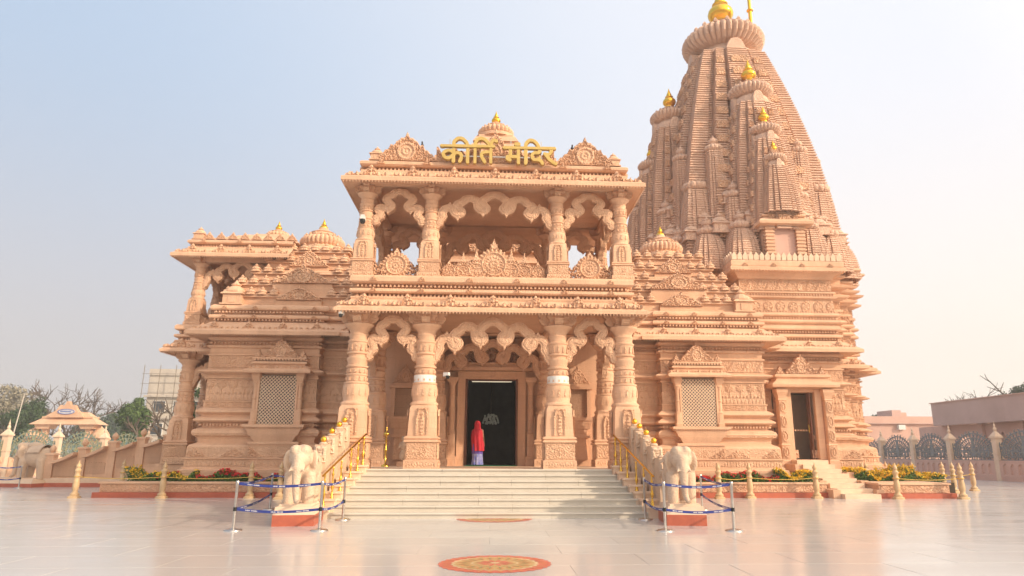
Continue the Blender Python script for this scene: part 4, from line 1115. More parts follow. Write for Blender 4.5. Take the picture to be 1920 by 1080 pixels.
# slim corner shringas with stone pots, and bulbous little spires in tiers round the foot
stp = lathe(MB(), [(.5, 0), (.5, .1), (.62, .2), (.66, .4), (.6, .62), (.35, .7), (.4, .78), (.2, .95), (0, 1.35)], 14)
MINI = {}
def mini(x, y, z0, z1, h0, h1, pt=.13, cv_=1.6):
    key = (z0, z1, h0, h1)
    if key not in MINI:
        slim = MB(); top = MB(); spire(slim, 0, 0, z0, z1, h0, h1, pt, cv_, .04); amalaka(top, h1 * 1.25, (0, 0, z1 + h1 * .4), 14, h1 * .75); top.merge(stp, (0, 0, z1 + h1 * 1.1), (h1 * 1.0,) * 3)
        MINI[key] = (slim.mesh('corner_spire', tower_m), top.mesh('spire_top', tower_m))
    o = link('corner_spire', MINI[key][0], T); o.location = Vector((x, y, 0)) - T.location
    q = link('spire_top', MINI[key][1]); q.parent = o
for sx in (-1, 1):
    for sy in (-1, 1):
        for (a, b) in ((2.35, 3.75), (3.75, 2.35)):
            mini(TX + sx * a, TY + sy * b, 12.0, 17.6, .62, .42)
        mini(TX + sx * 3.35, TY + sy * 3.35, 12.6, 15.4, .85, .60)
        mini(TX + sx * 1.75, TY + sy * 4.6, 12.0, 14.6, .6, .42); mini(TX + sx * 4.6, TY + sy * 1.75, 12.0, 14.6, .6, .42)
        mini(TX + sx * 3.2, TY + sy * 4.4, 10.6, 12.6, .88, .45, .12, 3.2); mini(TX + sx * 4.35, TY + sy * 3.1, 10.6, 12.5, .85, .45, .12, 3.2)
        mini(TX + sx * 1.75, TY + sy * 5.2, 10.6, 12.7, .82, .45, .12, 3.2); mini(TX + sx * 5.05, TY + sy * 1.7, 10.6, 12.5, .78, .42, .12, 3.2)
KT_M = KUTA.mesh('turret', tower_m)
for sy in (-1,):
    for (x, y, z, s) in ((-2.6, -4.6, 12.6, .55), (-1.15, -5.2, 12.9, .5), (-3.9, -3.9, 12.4, .5), (-3.2, -3.9, 13.3, .42), (-1.9, -4.3, 14.3, .5), (2.6, -4.6, 12.6, .55), (3.9, -3.9, 12.4, .5), (3.2, -3.9, 13.3, .42), (1.9, -4.3, 14.3, .5), (1.3, -5.3, 12.9, .5),
                         (-4.6, -2.6, 12.6, .55), (-5.2, -1.15, 12.9, .5), (-4.3, -1.9, 14.3, .5), (4.6, -2.6, 12.6, .5), (4.3, -1.9, 14.3, .5), (5.0, -1.0, 13.0, .5)):
        o = link('turret', KT_M, T); o.location = Vector((TX + x, TY + y, z)) - T.location; o.scale = (s * 1.5,) * 3
# ledges of the first tier
lg = mould(MB(), rel([(-5.2, 3.8), (-5.2, -2.2), (-4.4, -2.2), (-4.4, -3.2), (-3.4, -3.2), (-3.4, -4.3), (-2.2, -4.3), (-2.2, -5.4), (2.2, -5.4), (2.2, -4.3), (3.4, -4.3), (3.4, -3.2), (4.4, -3.2), (4.4, -2.2), (5.1, -2.2), (5.1, 3.8)]), [(-.6, 11.9), (0, 11.95), (.18, 12.0), (.2, 12.08), (.08, 12.16), (0, 12.2), (-.2, 12.24), (-1.2, 12.26)])
part(lg, 'tower_ledge', tower_m)
# flag pole beside the crown
fp = MB(); fx, fy = TX + 1.55, TY - .9
lathe(fp, [(.30, 26.6), (.22, 26.9), (.13, 27.0), (.13, 27.5), (.2, 27.52), (.2, 27.58), (.11, 27.6), (.11, 28.6), (.2, 28.62), (.2, 28.68), (.10, 28.7), (.10, 29.7), (.19, 29.72), (.19, 29.78), (.09, 29.8), (.09, 32)], 14, (fx, fy, 0))
part(fp, 'flag_pole', gold)
# temple base below the mouldings
for q in ((-12.15, -4.52, 28.0, 33, 0, .86), (4.52, 12.15, 28.0, 33, 0, .86), (8.0, 20.2, 32.9, 44, 0, 1.06), (TX - 2.95, TX + 2.95, 30.9, 32.89, 0, .86)): part(B(*q), 'plinth', stone)


# ------------------------------------------------------------------ entrance stairs
ST_ = thing('entrance_stairs', 'broad white marble steps with stepped pink side walls leading up to the porch', 'stairs', (0, 18.4, 0), world=True)
def hwid_(y): return 4.12 - (y - 18.4) / 2.33 * .42
for k in range(8):
    y0 = 18.4 + .333 * k; z1 = .1475 * (k + 1); y1 = y0 + .40 if k < 7 else 20.92; h = hwid_(y0)
    cuts = [-h] + [q + (.5 if k % 2 else -.4) for q in (-1.9, .1, 2.0)] + [h]
    for a, b in zip(cuts[:-1], cuts[1:]):
        m = MB(); box(m, a + .003, b - .003, y0 - .045, y1, z1 - .042, z1, .0, .004); box(m, a + .003, b - .003, y0, y1 - .001, z1 - .1475, z1 - .0422)
        m.build('step', marble_step, ST_)
m = B(-4.0, 4.0, 18.75, 20.9, 0, .1); m.build('stair_core', marble_step, ST_)
for s in (-1, 1):
    lw = MB()
    for k in range(7):
        y0 = 18.32 + k * .36; xc = 4.27 - k * .085; zt = .30 + k * .165
        box(lw, min(s * (xc - .17), s * (xc + .30)), max(s * (xc - .17), s * (xc + .30)), y0, y0 + .40, 0, zt - .05); box(lw, min(s * (xc - .21), s * (xc + .3)), max(s * (xc - .21), s * (xc + .3)), y0 - .04, y0 + .40, zt - .05, zt, .01, .01)
    lw.build('stair_ledge', pale, ST_)
    hw_ = MB(); bl = []
    for (y0, y1, xc, zt) in ((18.45, 19.1, 4.60, 1.52), (19.05, 19.65, 4.53, 1.84), (19.6, 20.15, 4.44, 2.08), (20.1, 20.5, 4.34, 2.28), (20.45, 20.80, 4.27, 2.42)):
        box(hw_, min(s * (xc - .15), s * (xc + .2)), max(s * (xc - .15), s * (xc + .2)), y0, y1, 0, zt, .02, .03)
        cvr = relief(.32, .42, .03, lambda U, V: np.where(np.abs(U) < .15, .02 + .04 * scroll(U, V, .14, 3), -1), back=.03); hw_.merge(cvr, (s * (xc + .02), y0 - .01, zt - .46))
        sc_ = lathe(MB(), [(.10, 0), (.12, .03), (.08, .07)], 10); hw_.merge(sc_, (s * (xc + .02), (y0 + y1) / 2, zt)); bl.append((s * (xc + .02), (y0 + y1) / 2, zt + .06))
    hw_.build('stair_side_wall', eleph_m, ST_)
    for p in bl[1:]:
        r = .082; lathe(MB(), [(0.03, 0)] + [(r * math.sin(a), r - r * math.cos(a)) for a in np.linspace(.4, PI - .05, 9)] + [(.012, 2 * r), (0, 2 * r + .03)], 16, p).build('gold_ball', gold, ST_, smooth=True)
BALU = lathe(MB(), [(.05, 0), (.05, .03), (.03, .05), (.042, .09), (.022, .12), (.02, .2), (.035, .24), (.045, .3), (.03, .36), (.018, .42), (.018, .55), (.035, .6), (.018, .66), (.018, .72), (.03, .76), (.02, .79)], 12).mesh('baluster', brass, True)
for s in (-1, 1):
    H_ = thing('handrail', 'polished brass handrail with turned balusters on the %s side of the marble steps' % ('left' if s < 0 else 'right'), 'handrail', (s * 4.2, 18.5, .3), group='brass handrails of the steps')
    for k in (0, 1.25, 2.5, 4.1, 5.3, 6.3):
        kk = int(k); y = 18.5 + k * .36; x = s * (4.25 - k * .085); o = link('baluster', BALU, H_); o.location = (x - s * 4.2, y - 18.5, .30 + kk * .165 - .3 + .001)
    a = Vector((s * 4.27, 18.35, 1.05)); b = Vector((s * 3.70, 20.95, 2.17)); d = (b - a); rl = MB()
    n = d.normalized(); u = Vector((1, 0, 0)); w_ = n.cross(u).normalized(); u = w_.cross(n)
    ring = [(u * math.cos(t) + w_ * math.sin(t)) * .028 for t in np.linspace(0, 2 * PI, 9)[:-1]]
    v = [tuple(a + r - Vector((s * 4.2, 18.5, .3))) for r in ring] + [tuple(b + r - Vector((s * 4.2, 18.5, .3))) for r in ring]
    rl.add(v, [(i, (i + 1) % 8, (i + 1) % 8 + 8, i + 8) for i in range(8)]); rl.poly(v[:8]); rl.poly(v[8:]); rl.build('rail', brass, H_, smooth=True)
# green mat, floor patterns
mt = B(-.95, .95, 25.6, 26.6, 1.181, 1.196).build('door_mat', greymat); tag(mt, 'green mat lying in the main doorway', 'mat')


# ------------------------------------------------------------------ rounded bodies by voxel union
def blob(name, ells, caps, voxel, m, smooth=6):
    bmesh_ = MB(); sph = [(math.sin(a), -math.cos(a)) for a in np.linspace(0, PI, 11)]
    def ell(c, r, rot=None):
        q = lathe(MB(), [(max(a, .0), b) for a, b in sph], 16); v = np.concatenate(q.v) * np.array(r)
        if rot is not None: v = v @ np.array(Matrix.Rotation(rot[1], 3, rot[0])).T
        q.v = [v + np.array(c)]; bmesh_.merge(q)
    for e in ells: ell(*e)
    for (p0, r_0, p1, r_1) in caps:
        p0, p1 = Vector(p0), Vector(p1); k = max(2, int((p1 - p0).length / (min(r_0, r_1) * .45)))
        for i in range(k + 1):
            t = i / k; r = r_0 + (r_1 - r_0) * t; ell(tuple(p0.lerp(p1, t)), (r, r, r))
    me = bmesh_.mesh(name, m); o = bpy.data.objects.new(name, me); C.objects.link(o)
    md = o.modifiers.new('r', 'REMESH'); md.mode = 'VOXEL'; md.voxel_size = voxel; md.use_smooth_shade = True
    ms = o.modifiers.new('s', 'SMOOTH'); ms.iterations = smooth; ms.factor = .6
    dg = bpy.context.evaluated_depsgraph_get(); me2 = bpy.data.meshes.new_from_object(o.evaluated_get(dg))
    bpy.data.objects.remove(o); me2.materials.clear(); me2.materials.append(m); me2.name = name
    me2.polygons.foreach_set('use_smooth', np.ones(len(me2.polygons), bool))
    return me2


el_me = blob('body', [((0, .30, .86), (.37, .66, .40)), ((0, .10, 1.0), (.33, .40, .33)), ((0, -.40, 1.12), (.26, .27, .29)), ((-.11, -.46, 1.28), (.14, .18, .14)), ((.11, -.46, 1.28), (.14, .18, .14)),
                      ((-.29, -.24, 1.04), (.15, .06, .27), ('Z', .7)), ((.29, -.24, 1.04), (.15, .06, .27), ('Z', -.7)), ((0, .02, 1.3), (.2, .3, .13))],
             [((0, -.58, 1.08), .155, (0, -.70, .85), .125), ((0, -.70, .85), .125, (0, -.74, .5), .095), ((0, -.74, .5), .095, (.02, -.72, .22), .075), ((.02, -.72, .22), .075, (.06, -.82, .12), .065),
              ((-.21, -.18, .7), .165, (-.22, -.28, .08), .135), ((.21, -.18, .7), .165, (.22, -.20, .08), .135), ((-.21, .62, .7), .17, (-.21, .66, .08), .135), ((.21, .62, .7), .17, (.21, .70, .08), .135),
              ((0, .95, .95), .04, (.03, 1.02, .4), .03), ((-.13, -.62, .92), .04, (-.16, -.86, .80), .02), ((.13, -.62, .92), .04, (.16, -.86, .80), .02)], .028, eleph_m, 4)
saddle = MB(); th = np.linspace(-1.25, 1.25, 15)
for y0, y1, rr in ((.0, .62, .0), (.03, .59, .012)):
    v = [((.395 + rr) * math.sin(t), y, .89 + (.42 + rr) * math.cos(t)) for y in (y0, y1) for t in th]; saddle.add(v, [(i, i + 1, i + 16, i + 15) for i in range(14)])
for t in th: saddle.merge(lathe(MB(), [(.02, 0), (.028, .03), (0, .06)], 6), (.41 * math.sin(t), -.0, .87 + .43 * math.cos(t)))
saddle_me = saddle.mesh('saddle_cloth', eleph_m)
eye_me = MB()
for s in (-1, 1): lathe(eye_me, [(0, -.02), (.022, 0), (0, .02)], 8, (s * .215, -.52, 1.13))
eye_me = eye_me.mesh('eyes', mat('darker stone', (.4, .28, .2)))  # eyes in a darker stone tone than the body


def elephant(x, y, z, s, rz, label, plinth=None):
    t = thing('elephant_statue', label, 'statue', (x, y, z), rz, 'carved stone elephants'); t.scale = (s, s, s)
    for nme, me in (('body', el_me), ('saddle_cloth', saddle_me), ('eyes', eye_me)): link(nme, me, t)
    if plinth:
        hx, y0, y1, h = plinth; sl = 1 / s
        a = B(-hx * sl, hx * sl, y0 * sl, y1 * sl, -h * sl * .42, 0, .05, .05); box(a, -hx * .8 * sl, hx * .8 * sl, (y0 + .15) * sl, (y1 - .15) * sl, 0.0, .05, .02, .02)
        a.build('plinth', pale, t); B(-(hx + .0) * sl, (hx + .0) * sl, (y0 - .0) * sl, (y1 + .0) * sl, -h * sl, -h * sl * .42).build('terracotta_band', terra, t)
    return t


elephant(-4.53, 17.3, .42, .98, 0.10, 'cream stone elephant statue left of the marble steps, lit from the right', (.46, -.72, .85, .42))
elephant(4.68, 17.3, .42, .98, -0.12, 'cream stone elephant statue right of the marble steps, its left side in shade', (.46, -.85, .85, .42))
elephant(-22.7, 36.3, .30, 1.28, -PI / 2 - .25, 'distant stone elephant statue seen side-on at the far left stairs', (1.0, -1.1, 1.2, .30))

# ------------------------------------------------------------------ stanchions with belts
sb = lathe(MB(), [(.19, 0), (.19, .015), (.15, .03), (.06, .045), (.032, .06)], 24).mesh('base', steel, True)
sp = lathe(MB(), [(.03, .05), (.03, .93), (.038, .935), (.038, 1.02), (.03, 1.03)], 16).mesh('pole', steel, True)
sc = lathe(MB(), [(.04, .40), (.04, .48)], 16).mesh('belt_cassette', black_m, True)
def belt(d, z):
    """belt from the post towards d (local x,y), with printed white marks"""
    L = math.hypot(*d); b = MB(); n = 10; px_, py_ = -d[1] / L * .003, d[0] / L * .003
    for i in range(n):
        t0, t1 = i / n, (i + 1) / n; s0, s1 = -.06 * math.sin(PI * t0), -.06 * math.sin(PI * t1)
        v = []
        for t, q in ((t0, s0), (t1, s1)):
            for k in (-1, 1):
                for zz in (-.027, .027): v.append((d[0] * t + k * px_, d[1] * t + k * py_, z + zz + q))
        b.add(v, [(0, 4, 5, 1), (2, 3, 7, 6), (1, 5, 7, 3), (0, 2, 6, 4)])
    w = MB(); r_ = random.Random(int(L * 100)); t = .12
    while t < .88:
        for k in range(12):
            tt = t + k * .012
            if k == 5: continue
            q = -.06 * math.sin(PI * tt); hgt = r_.uniform(.006, .014)
            for sg in (-1, 1):
                ox, oy = px_ * 1.4 * sg, py_ * 1.4 * sg; t2 = tt + .008
                w.add([(d[0] * tt + ox, d[1] * tt + oy, z + q - hgt), (d[0] * t2 + ox, d[1] * t2 + oy, z + q - hgt), (d[0] * t2 + ox, d[1] * t2 + oy, z + q + hgt), (d[0] * tt + ox, d[1] * tt + oy, z + q + hgt)], [(0, 1, 2, 3)])
        t += .30
    return b, w


def stanchion(x, y, label, belts=(), z=0.0, s=1.0, dark=False, lean=0.0):
    t = thing('barrier_post', label, 'barrier post', (x, y, z), group='belt barrier posts')
    for n_, me in (('base', sb), ('pole', sp), ('belt_cassette', sc)): link(n_, me, t)
    for (tx, ty), zz in belts:
        b, w = belt((tx - x, ty - y), zz); o = b.build('belt', belt_m, t); w2 = w.build('belt_lettering', white_m, None, smooth=False); w2.parent = o; w2['kind'] = 'stuff'
    return t


A_, B_, C_, D_ = (-5.42, 15.72), (-3.62, 15.67), (-3.60, 18.1), (-6.3, 21.0)
A_, B_, C_, D_ = (-5.46, 15.7), (-3.64, 15.66), (-3.66, 18.15), (-6.45, 21.4)
stanchion(*A_, 'steel post at the front left corner of the left elephant barrier', [(B_, .97), (B_, .44), (D_, .97), (D_, .44)])
stanchion(*B_, 'steel post in front of the left elephant, nearest the marble steps', [(C_, .97), (C_, .44)])
stanchion(*C_, 'steel post standing against the left end of the bottom step')
stanchion(*D_, 'steel post behind the left elephant beside the planter', [((-4.9, 21.6), .97)])
E_, F_, G_, H2 = (3.80, 15.4), (5.3, 15.36), (3.94, 18.0), (6.35, 21.1)
stanchion(*E_, 'steel post in front of the right elephant, nearest the marble steps', [(F_, .97), (F_, .44), (G_, .97), (G_, .44)])
stanchion(*F_, 'steel post at the front right corner of the right elephant barrier', [(H2, .44), (H2, .97)])
stanchion(*G_, 'steel post standing against the right end of the bottom step')
stanchion(*H2, 'steel post behind the right elephant beside the flower planter')
stanchion(-22.0, 34.5, 'right hand post of the far left barrier before the distant elephant', [((-23.15, 34.3), .97), ((-23.15, 34.3), .44)])
stanchion(-23.15, 34.3, 'left hand post of the far left barrier, near the picture edge', [((-26.5, 33.4), .97), ((-26.5, 33.4), .44)])

# ------------------------------------------------------------------ bollards and ropes
bp_ = [(.17, 0, 1), (.17, .06, 1), (.13, .09, .6), (.15, .12), (.15, .16), (.10, .20), (.085, .26), (.11, .32), (.115, .5), (.10, .62), (.085, .70), (.12, .73), (.12, .77), (.09, .80), (.08, .90), (.11, .94), (.12, .98), (.09, 1.02), (.06, 1.06), (.08, 1.10), (.085, 1.15), (.06, 1.20), (.03, 1.25), (.015, 1.32), (0, 1.34)]
bol_me = lathe(MB(), bp_, 18).mesh('post', bollm); autosm(bol_me, 50)
ringm = lathe(MB(), [(.122, .745), (.13, .75), (.13, .765), (.122, .77)], 14).mesh('rope_ring', brass)
BOL = []
def gz(px, py, z=0.0):
    r = ray(px, py); t = (z - EYE) / r.z; return (r.x * t, r.y * t)
for x, y, lab in ((-15.2, 27.0, 'yellowish turned stone bollard standing alone left of the planter end'),
                  (-12.0, 26.8, 'turned stone bollard in front of the left planter, under the yellow flowers'),
                  (-8.85, 26.8, 'turned stone bollard before the left planter, just left of the front barrier'),
                  (-7.6, 26.2, 'turned stone bollard partly behind the left elephant statue'),
                  (8.6, 26.3, 'turned stone bollard just right of the right elephant barrier'),
                  (9.9, 26.6, 'tall cream bollard in front of the red and green flower bed on the right'),
                  (12.45, 26.5, 'turned cream bollard left of the small side steps'),
                  (15.4, 26.1, 'turned cream bollard right of the small side steps'),
                  (17.95, 26.1, 'turned cream bollard at the right end of the terracotta edged planter'),
                  (22.6, 32.0, 'rightmost cream bollard before the fence with peacock grilles'),
                  (20.3, 30.0, 'cream bollard in the right cluster, second from the outer end'),
                  (20.9, 31.6, 'cream bollard in the right cluster, set just behind the rightmost planter'),
                  (19.1, 31.0, 'cream bollard of the right cluster, behind the planter coping'),
                  (19.6, 34.0, 'cream bollard of the right cluster, farthest back by the wall'),
                  (18.2, 34.0, 'cream bollard behind the yellow flowers near the temple corner'),
                  (16.0, 29.6, 'cream bollard among the yellow flowers, left one of a close pair'),
                  (16.5, 30.2, 'cream bollard among the yellow flowers, right one of a close pair'),
                  (-22.3, 37.6, 'small far bollard in front of the left stair balustrade'),
                  (-20.4, 36.9, 'small far bollard before the left stair balustrade, right of its neighbour'),
                  (-16.6, 33.0, 'shaded bollard behind the left planter under the west porch')):
    t = thing('bollard', lab, 'bollard', (x, y, 0), group='turned stone bollards'); link('post', bol_me, t); link('rope_ring', ringm, t); BOL.append(t)
def rope(a, b, z, lab):
    a = Vector((BOL[a].location.x, BOL[a].location.y, z)); b = Vector((BOL[b].location.x, BOL[b].location.y, z)); m = MB(); n = 12; pts = []
    for i in range(n + 1): p = a.lerp(b, i / n); p.z -= .06 * math.sin(PI * i / n); pts.append(p)
    d = (b - a).normalized(); sd_ = Vector((-d.y, d.x, 0)) * .012; upv = Vector((0, 0, .012)); v = []
    for p in pts: v += [tuple(p + sd_), tuple(p + upv), tuple(p - sd_), tuple(p - upv)]
    m.add(v, [(i * 4 + k, i * 4 + (k + 1) % 4, i * 4 + 4 + (k + 1) % 4, i * 4 + 4 + k) for i in range(n) for k in range(4)])
    tag(m.build('rope', ropem), lab, 'rope', 'yellow ropes between bollards')
rope(0, 1, .75, 'yellow rope hanging at the far left end of the left planter'); rope(1, 2, .75, 'yellow rope across the red flowers of the left planter'); rope(2, 3, .75, 'short yellow rope ending behind the left elephant')
rope(4, 5, .75, 'short yellow rope right of the right elephant'); rope(5, 6, .75, 'yellow rope before the green bed left of the side steps')
rope(7, 8, .75, 'yellow rope along the front of the right corner planter'); rope(8, 10, .75, 'yellow rope running back from the right planter corner'); rope(15, 12, .75, 'yellow rope behind the yellow flowers on the right'); rope(11, 9, .75, 'yellow rope at the outermost right bollards')

# ------------------------------------------------------------------ planters and flowers
def planter(x0, x1, y0, y1, lab, h=.57):
    t = thing('planter', lab, 'planter', ((x0 + x1) / 2, y0, 0), world=True, group='low carved stone planters')
    b = MB(); box(b, x0, x1, y0, y1, .19, h - .07); box(b, x0 - .06, x1 + .06, y0 - .06, y1, h - .07, h, .015, .015); b.build('wall', stone, t)
    B(x0 - .16, x1 + .16, y0 - .18, y1, 0, .19).build('terracotta_base', terra, t)
    c = relief(x1 - x0 - .1, h - .30, .03, f_tri(.5, h - .30, .035)); m = MB(); m.merge(c, ((x0 + x1) / 2, y0 - .004, .21)); m.build('carving', carved, t, kind='stuff')
    return t


planter(-14.5, -5.2, 27.3, 28.0, 'long low carved planter with terracotta base left of the entrance')
planter(5.2, 13.1, 27.0, 28.0, 'long low carved planter between right elephant and side steps')
planter(14.95, 17.75, 26.55, 30.2, 'low carved planter at the right of the side steps')
dirt = mat('dark soil', (.06, .04, .025), .95)
for a in ((-14.5, -12.2, 28.0, 29.8), (17.8, 19.3, 28.5, 32.5)):
    B(a[0], a[1], a[2], a[3], 0, .5).build('soil_bed', dirt, None, kind='structure')


def flowerbed(name, x0, x1, y0, y1, z, h, nleaf, nflow, fm, lab_leaf, lab_fl, seed, lumps=5):
    r = np.random.default_rng(seed); m = MB()
    L = x1 - x0
    ph = r.uniform(0, 6, 4)
    h = h * 1.2
    def top(x): return h * (.62 + .22 * np.sin(x * 2.3 + ph[0]) + .16 * np.sin(x * 5.7 + ph[1]))
    px = r.uniform(x0, x1, nleaf); py = r.uniform(y0, y1, nleaf); pz = z + top(px) * r.uniform(.0, 1, nleaf) ** .6
    def quads(px, py, pz, s, tilt):
        n = len(px); a = r.uniform(0, 2 * PI, n); e = r.normal(0, tilt, n); s = s * r.uniform(.6, 1.3, n)
        u = np.stack([np.cos(a) * np.cos(e), np.sin(a) * np.cos(e), np.sin(e)], 1) * s[:, None]
        b = a + PI / 2; f2 = r.normal(0, tilt, n); w = np.stack([np.cos(b) * np.cos(f2), np.sin(b) * np.cos(f2), np.sin(f2)], 1) * s[:, None] * .5
        p = np.stack([px, py, pz], 1); v = np.stack([p - u, p - w, p + u, p + w], 1).reshape(-1, 3); return v, np.arange(4 * n).reshape(-1, 4)
    m.add(*quads(px, py, pz, .055, .7)); o = m.build('flower_bed', leafm, None, kind='stuff'); o['label'] = lab_leaf; o['category'] = 'flower bed'
    m2 = MB(); cx = r.uniform(x0, x1, nflow); cy = r.uniform(y0 - .03, y1, nflow); cz = z + top(cx) * r.uniform(.75, 1.12, nflow)
    for k in range(5): m2.add(*quads(cx + r.normal(0, .018, nflow), cy + r.normal(0, .018, nflow), cz + r.normal(0, .018, nflow), .042, .8))
    o2 = m2.build('flowers', fm, None, kind='stuff'); o2['label'] = lab_fl; o2['category'] = 'flowers'


flowerbed('a', -13.9, -12.2, 27.7, 28.9, .5, .55, 4200, 330, yelfl, 'leafy green bed at the left end of the left planter', 'yellow flowers at the left end of the left planter', 1)
flowerbed('b', -12.9, -11.9, 27.9, 29.2, .5, .55, 1200, 500, redfl, 'small green bed behind the left planter end', 'dense red flowers behind the left end of the planter', 2)
flowerbed('c', -12.1, -11.2, 27.45, 27.98, .5, .58, 1800, 160, yelfl, 'yellow green bush behind the second left bollard', 'yellow blossoms by the second left bollard', 3)
flowerbed('d', -11.2, -8.1, 27.45, 27.98, .5, .42, 5200, 420, redfl, 'green bed in the middle of the left planter', 'red flowers along the middle of the left planter', 4)
flowerbed('e', -8.3, -6.2, 27.45, 27.98, .5, .46, 2000, 900, redfl, 'green bed at the right end of the left planter', 'dense red flowers beside the left elephant', 5)
flowerbed('f', 5.6, 8.6, 27.2, 27.98, .5, .42, 2200, 1000, redfl, 'green bed behind the right elephant', 'dense red flowers beside the right elephant', 6)
flowerbed('g', 8.6, 11.4, 27.2, 27.98, .5, .42, 6000, 330, redfl, 'green bed in the middle of the right planter', 'scattered red flowers in the right planter', 7)
flowerbed('h', 11.4, 12.8, 27.2, 28.3, .5, .60, 3800, 620, yelfl, 'bushy bed left of the side steps', 'yellow flowers left of the side steps', 8)
flowerbed('i', 15.0, 17.6, 28.3, 30.2, .5, .55, 7000, 1600, yelfl, 'leafy bed right of the side steps', 'bright yellow flowers right of the side steps', 9)
flowerbed('j', 17.8, 19.2, 28.8, 32.0, .45, .6, 4200, 900, yelfl, 'green bed at the temple corner on the right', 'yellow flowers at the temple corner on the right', 10)

# side steps to the sanctum door
SS = thing('side_steps', 'small flight of pale pink stone steps to the side door', 'stairs', (14.0, 26.0, 0), world=True)
for k in range(8):
    y0 = 26.1 + k * .56; z1 = .174 * (k + 1); m = B(13.35, 14.75, y0, 30.9 - k * .001, z1 - .174, z1, 0, 0); m.build('step', pale, SS)
m = MB()
for x0 in (13.05, 14.76):
    for k in range(4): box(m, x0, x0 + .29, 26.4 + k * 1.05, 30.8, .3 * k, .3 * (k + 1) + .02)
m.build('side_wall', stone, SS)

# ------------------------------------------------------------------ floor medallions
def medallion(x, y, r, lab, half=False):
    t = thing('floor_medallion', lab, 'floor medallion', (x, y, 0), group='inlaid floor medallions')
    cols = [mat('inlay red', (.68, .17, .12), .35), mat('inlay ochre', (.62, .40, .17), .35), mat('inlay orange', (.70, .26, .12), .35), mat('inlay green', (.25, .34, .15), .35), mat('inlay cream', (.72, .52, .30), .35)] if 'inlay red' not in bpy.data.materials else [bpy.data.materials[n] for n in ('inlay red', 'inlay ochre', 'inlay orange', 'inlay green', 'inlay cream')]
    a0, a1 = (PI, 2 * PI) if half else (0, 2 * PI)
    def disc(rad, z, c, nm, sc_=0, am=0):
        n = 96; m = MB(); an = np.linspace(a0, a1, n + 1); rr = rad * (1 + am * np.abs(np.sin(an * sc_ / 2)) - am)
        pts = [(0, 0, z)] + [(q * math.cos(a), q * math.sin(a), z) for a, q in zip(an, rr)]
        m.add(pts, [(0, i, i + 1) for i in range(1, n + 1)]); m.build(nm, c, t)
    def petals(r0, r1, n, wd, z, c, nm):
        m = MB()
        for i in range(n):
            a = a0 + (i + .5) * (a1 - a0) / n; q = []
            for rr, dw_ in ((r0, 0), ((r0 + r1) * .5, wd), (r1, 0), ((r0 + r1) * .5, -wd)): q.append((rr * math.cos(a) - dw_ * math.sin(a), rr * math.sin(a) + dw_ * math.cos(a), z))
            m.add(q, [(0, 1, 2, 3)])
        m.build(nm, c, t)
    disc(r, .003, cols[0], 'red_rim', 32, .04); disc(r * .78, .005, cols[4], 'cream_ring', 24, .06); disc(r * .72, .007, cols[1], 'ochre_ring', 24, .08)
    k = 1 if not half else .5
    petals(r * .74, r * .97, int(32 * k), .04 * r, .006, cols[2], 'outer_petals'); petals(r * .42, r * .68, int(20 * k), .06 * r, .009, cols[2], 'middle_petals'); petals(r * .45, r * .62, int(20 * k), .025 * r, .0105, cols[3], 'petal_hearts')
    disc(r * .42, .0085, cols[4], 'inner_ring', 16, .08); disc(r * .38, .0105, cols[1], 'inner_disc'); petals(r * .06, r * .36, int(12 * k), .045 * r, .012, cols[0], 'inner_petals'); disc(r * .08, .0125, cols[4], 'centre_dot')


medallion(.09, 10.98, .86, 'full round red and ochre floral floor medallion in the foreground')
medallion(.12, 18.36, .98, 'half round coloured floral inlay touching the bottom step', True)

# ------------------------------------------------------------------ gold lettering over the porch
def zc(x, y):  # sketch coordinates of the letter strokes -> metres
    y = y - (x - 960) * .021
    return ((800 + x / 7.385 - 926.0) / 60.0, (300 - (230 + y / 7.385)) * .0182)
SG = thing('gold_lettering', 'large gold Devanagari lettering standing on the porch roof edge', 'sign', (0, 20.62, 10.76))
def arc3(*p): return [zc(*q) for q in p]
LET = [
    [arc3((325, 262), (325, 480)), arc3((320, 350), (270, 322), (205, 335), (178, 375), (205, 420), (265, 430), (322, 385)), arc3((325, 385), (375, 355), (425, 375), (440, 420), (415, 478))],
    [arc3((530, 262), (530, 490)), arc3((325, 270), (328, 200), (385, 150), (450, 155), (505, 205), (530, 262))],
    [arc3((635, 262), (635, 490)), arc3((635, 265), (645, 195), (705, 150), (770, 165), (820, 215), (858, 262))],
    [arc3((862, 262), (862, 490)), arc3((862, 350), (790, 345), (735, 362), (728, 405), (748, 445), (775, 485))],
    [arc3((862, 262), (868, 215), (895, 175), (940, 190))],
    [arc3((1140, 285), (1140, 400), (1105, 410), (1100, 440), (1140, 460)), arc3((1100, 412), (1260, 412)), arc3((1262, 285), (1262, 500))],
    [arc3((1365, 285), (1365, 505)), arc3((1365, 290), (1370, 225), (1425, 175), (1490, 190), (1535, 235), (1562, 292))],
    [arc3((1562, 292), (1562, 352), (1490, 358), (1458, 395), (1475, 445), (1530, 455), (1565, 430)), arc3((1530, 455), (1580, 470), (1608, 508))],
    [arc3((1715, 292), (1735, 335), (1700, 380), (1640, 372)), arc3((1650, 378), (1700, 440), (1760, 490), (1800, 512))],
    [arc3((1225, 235), (1262, 235))],
    [arc3((150, 262), (905, 270))], [arc3((1050, 285), (1785, 296))]]
sw = [.054] * 12; sw[9] = .065; sw[10] = sw[11] = .046
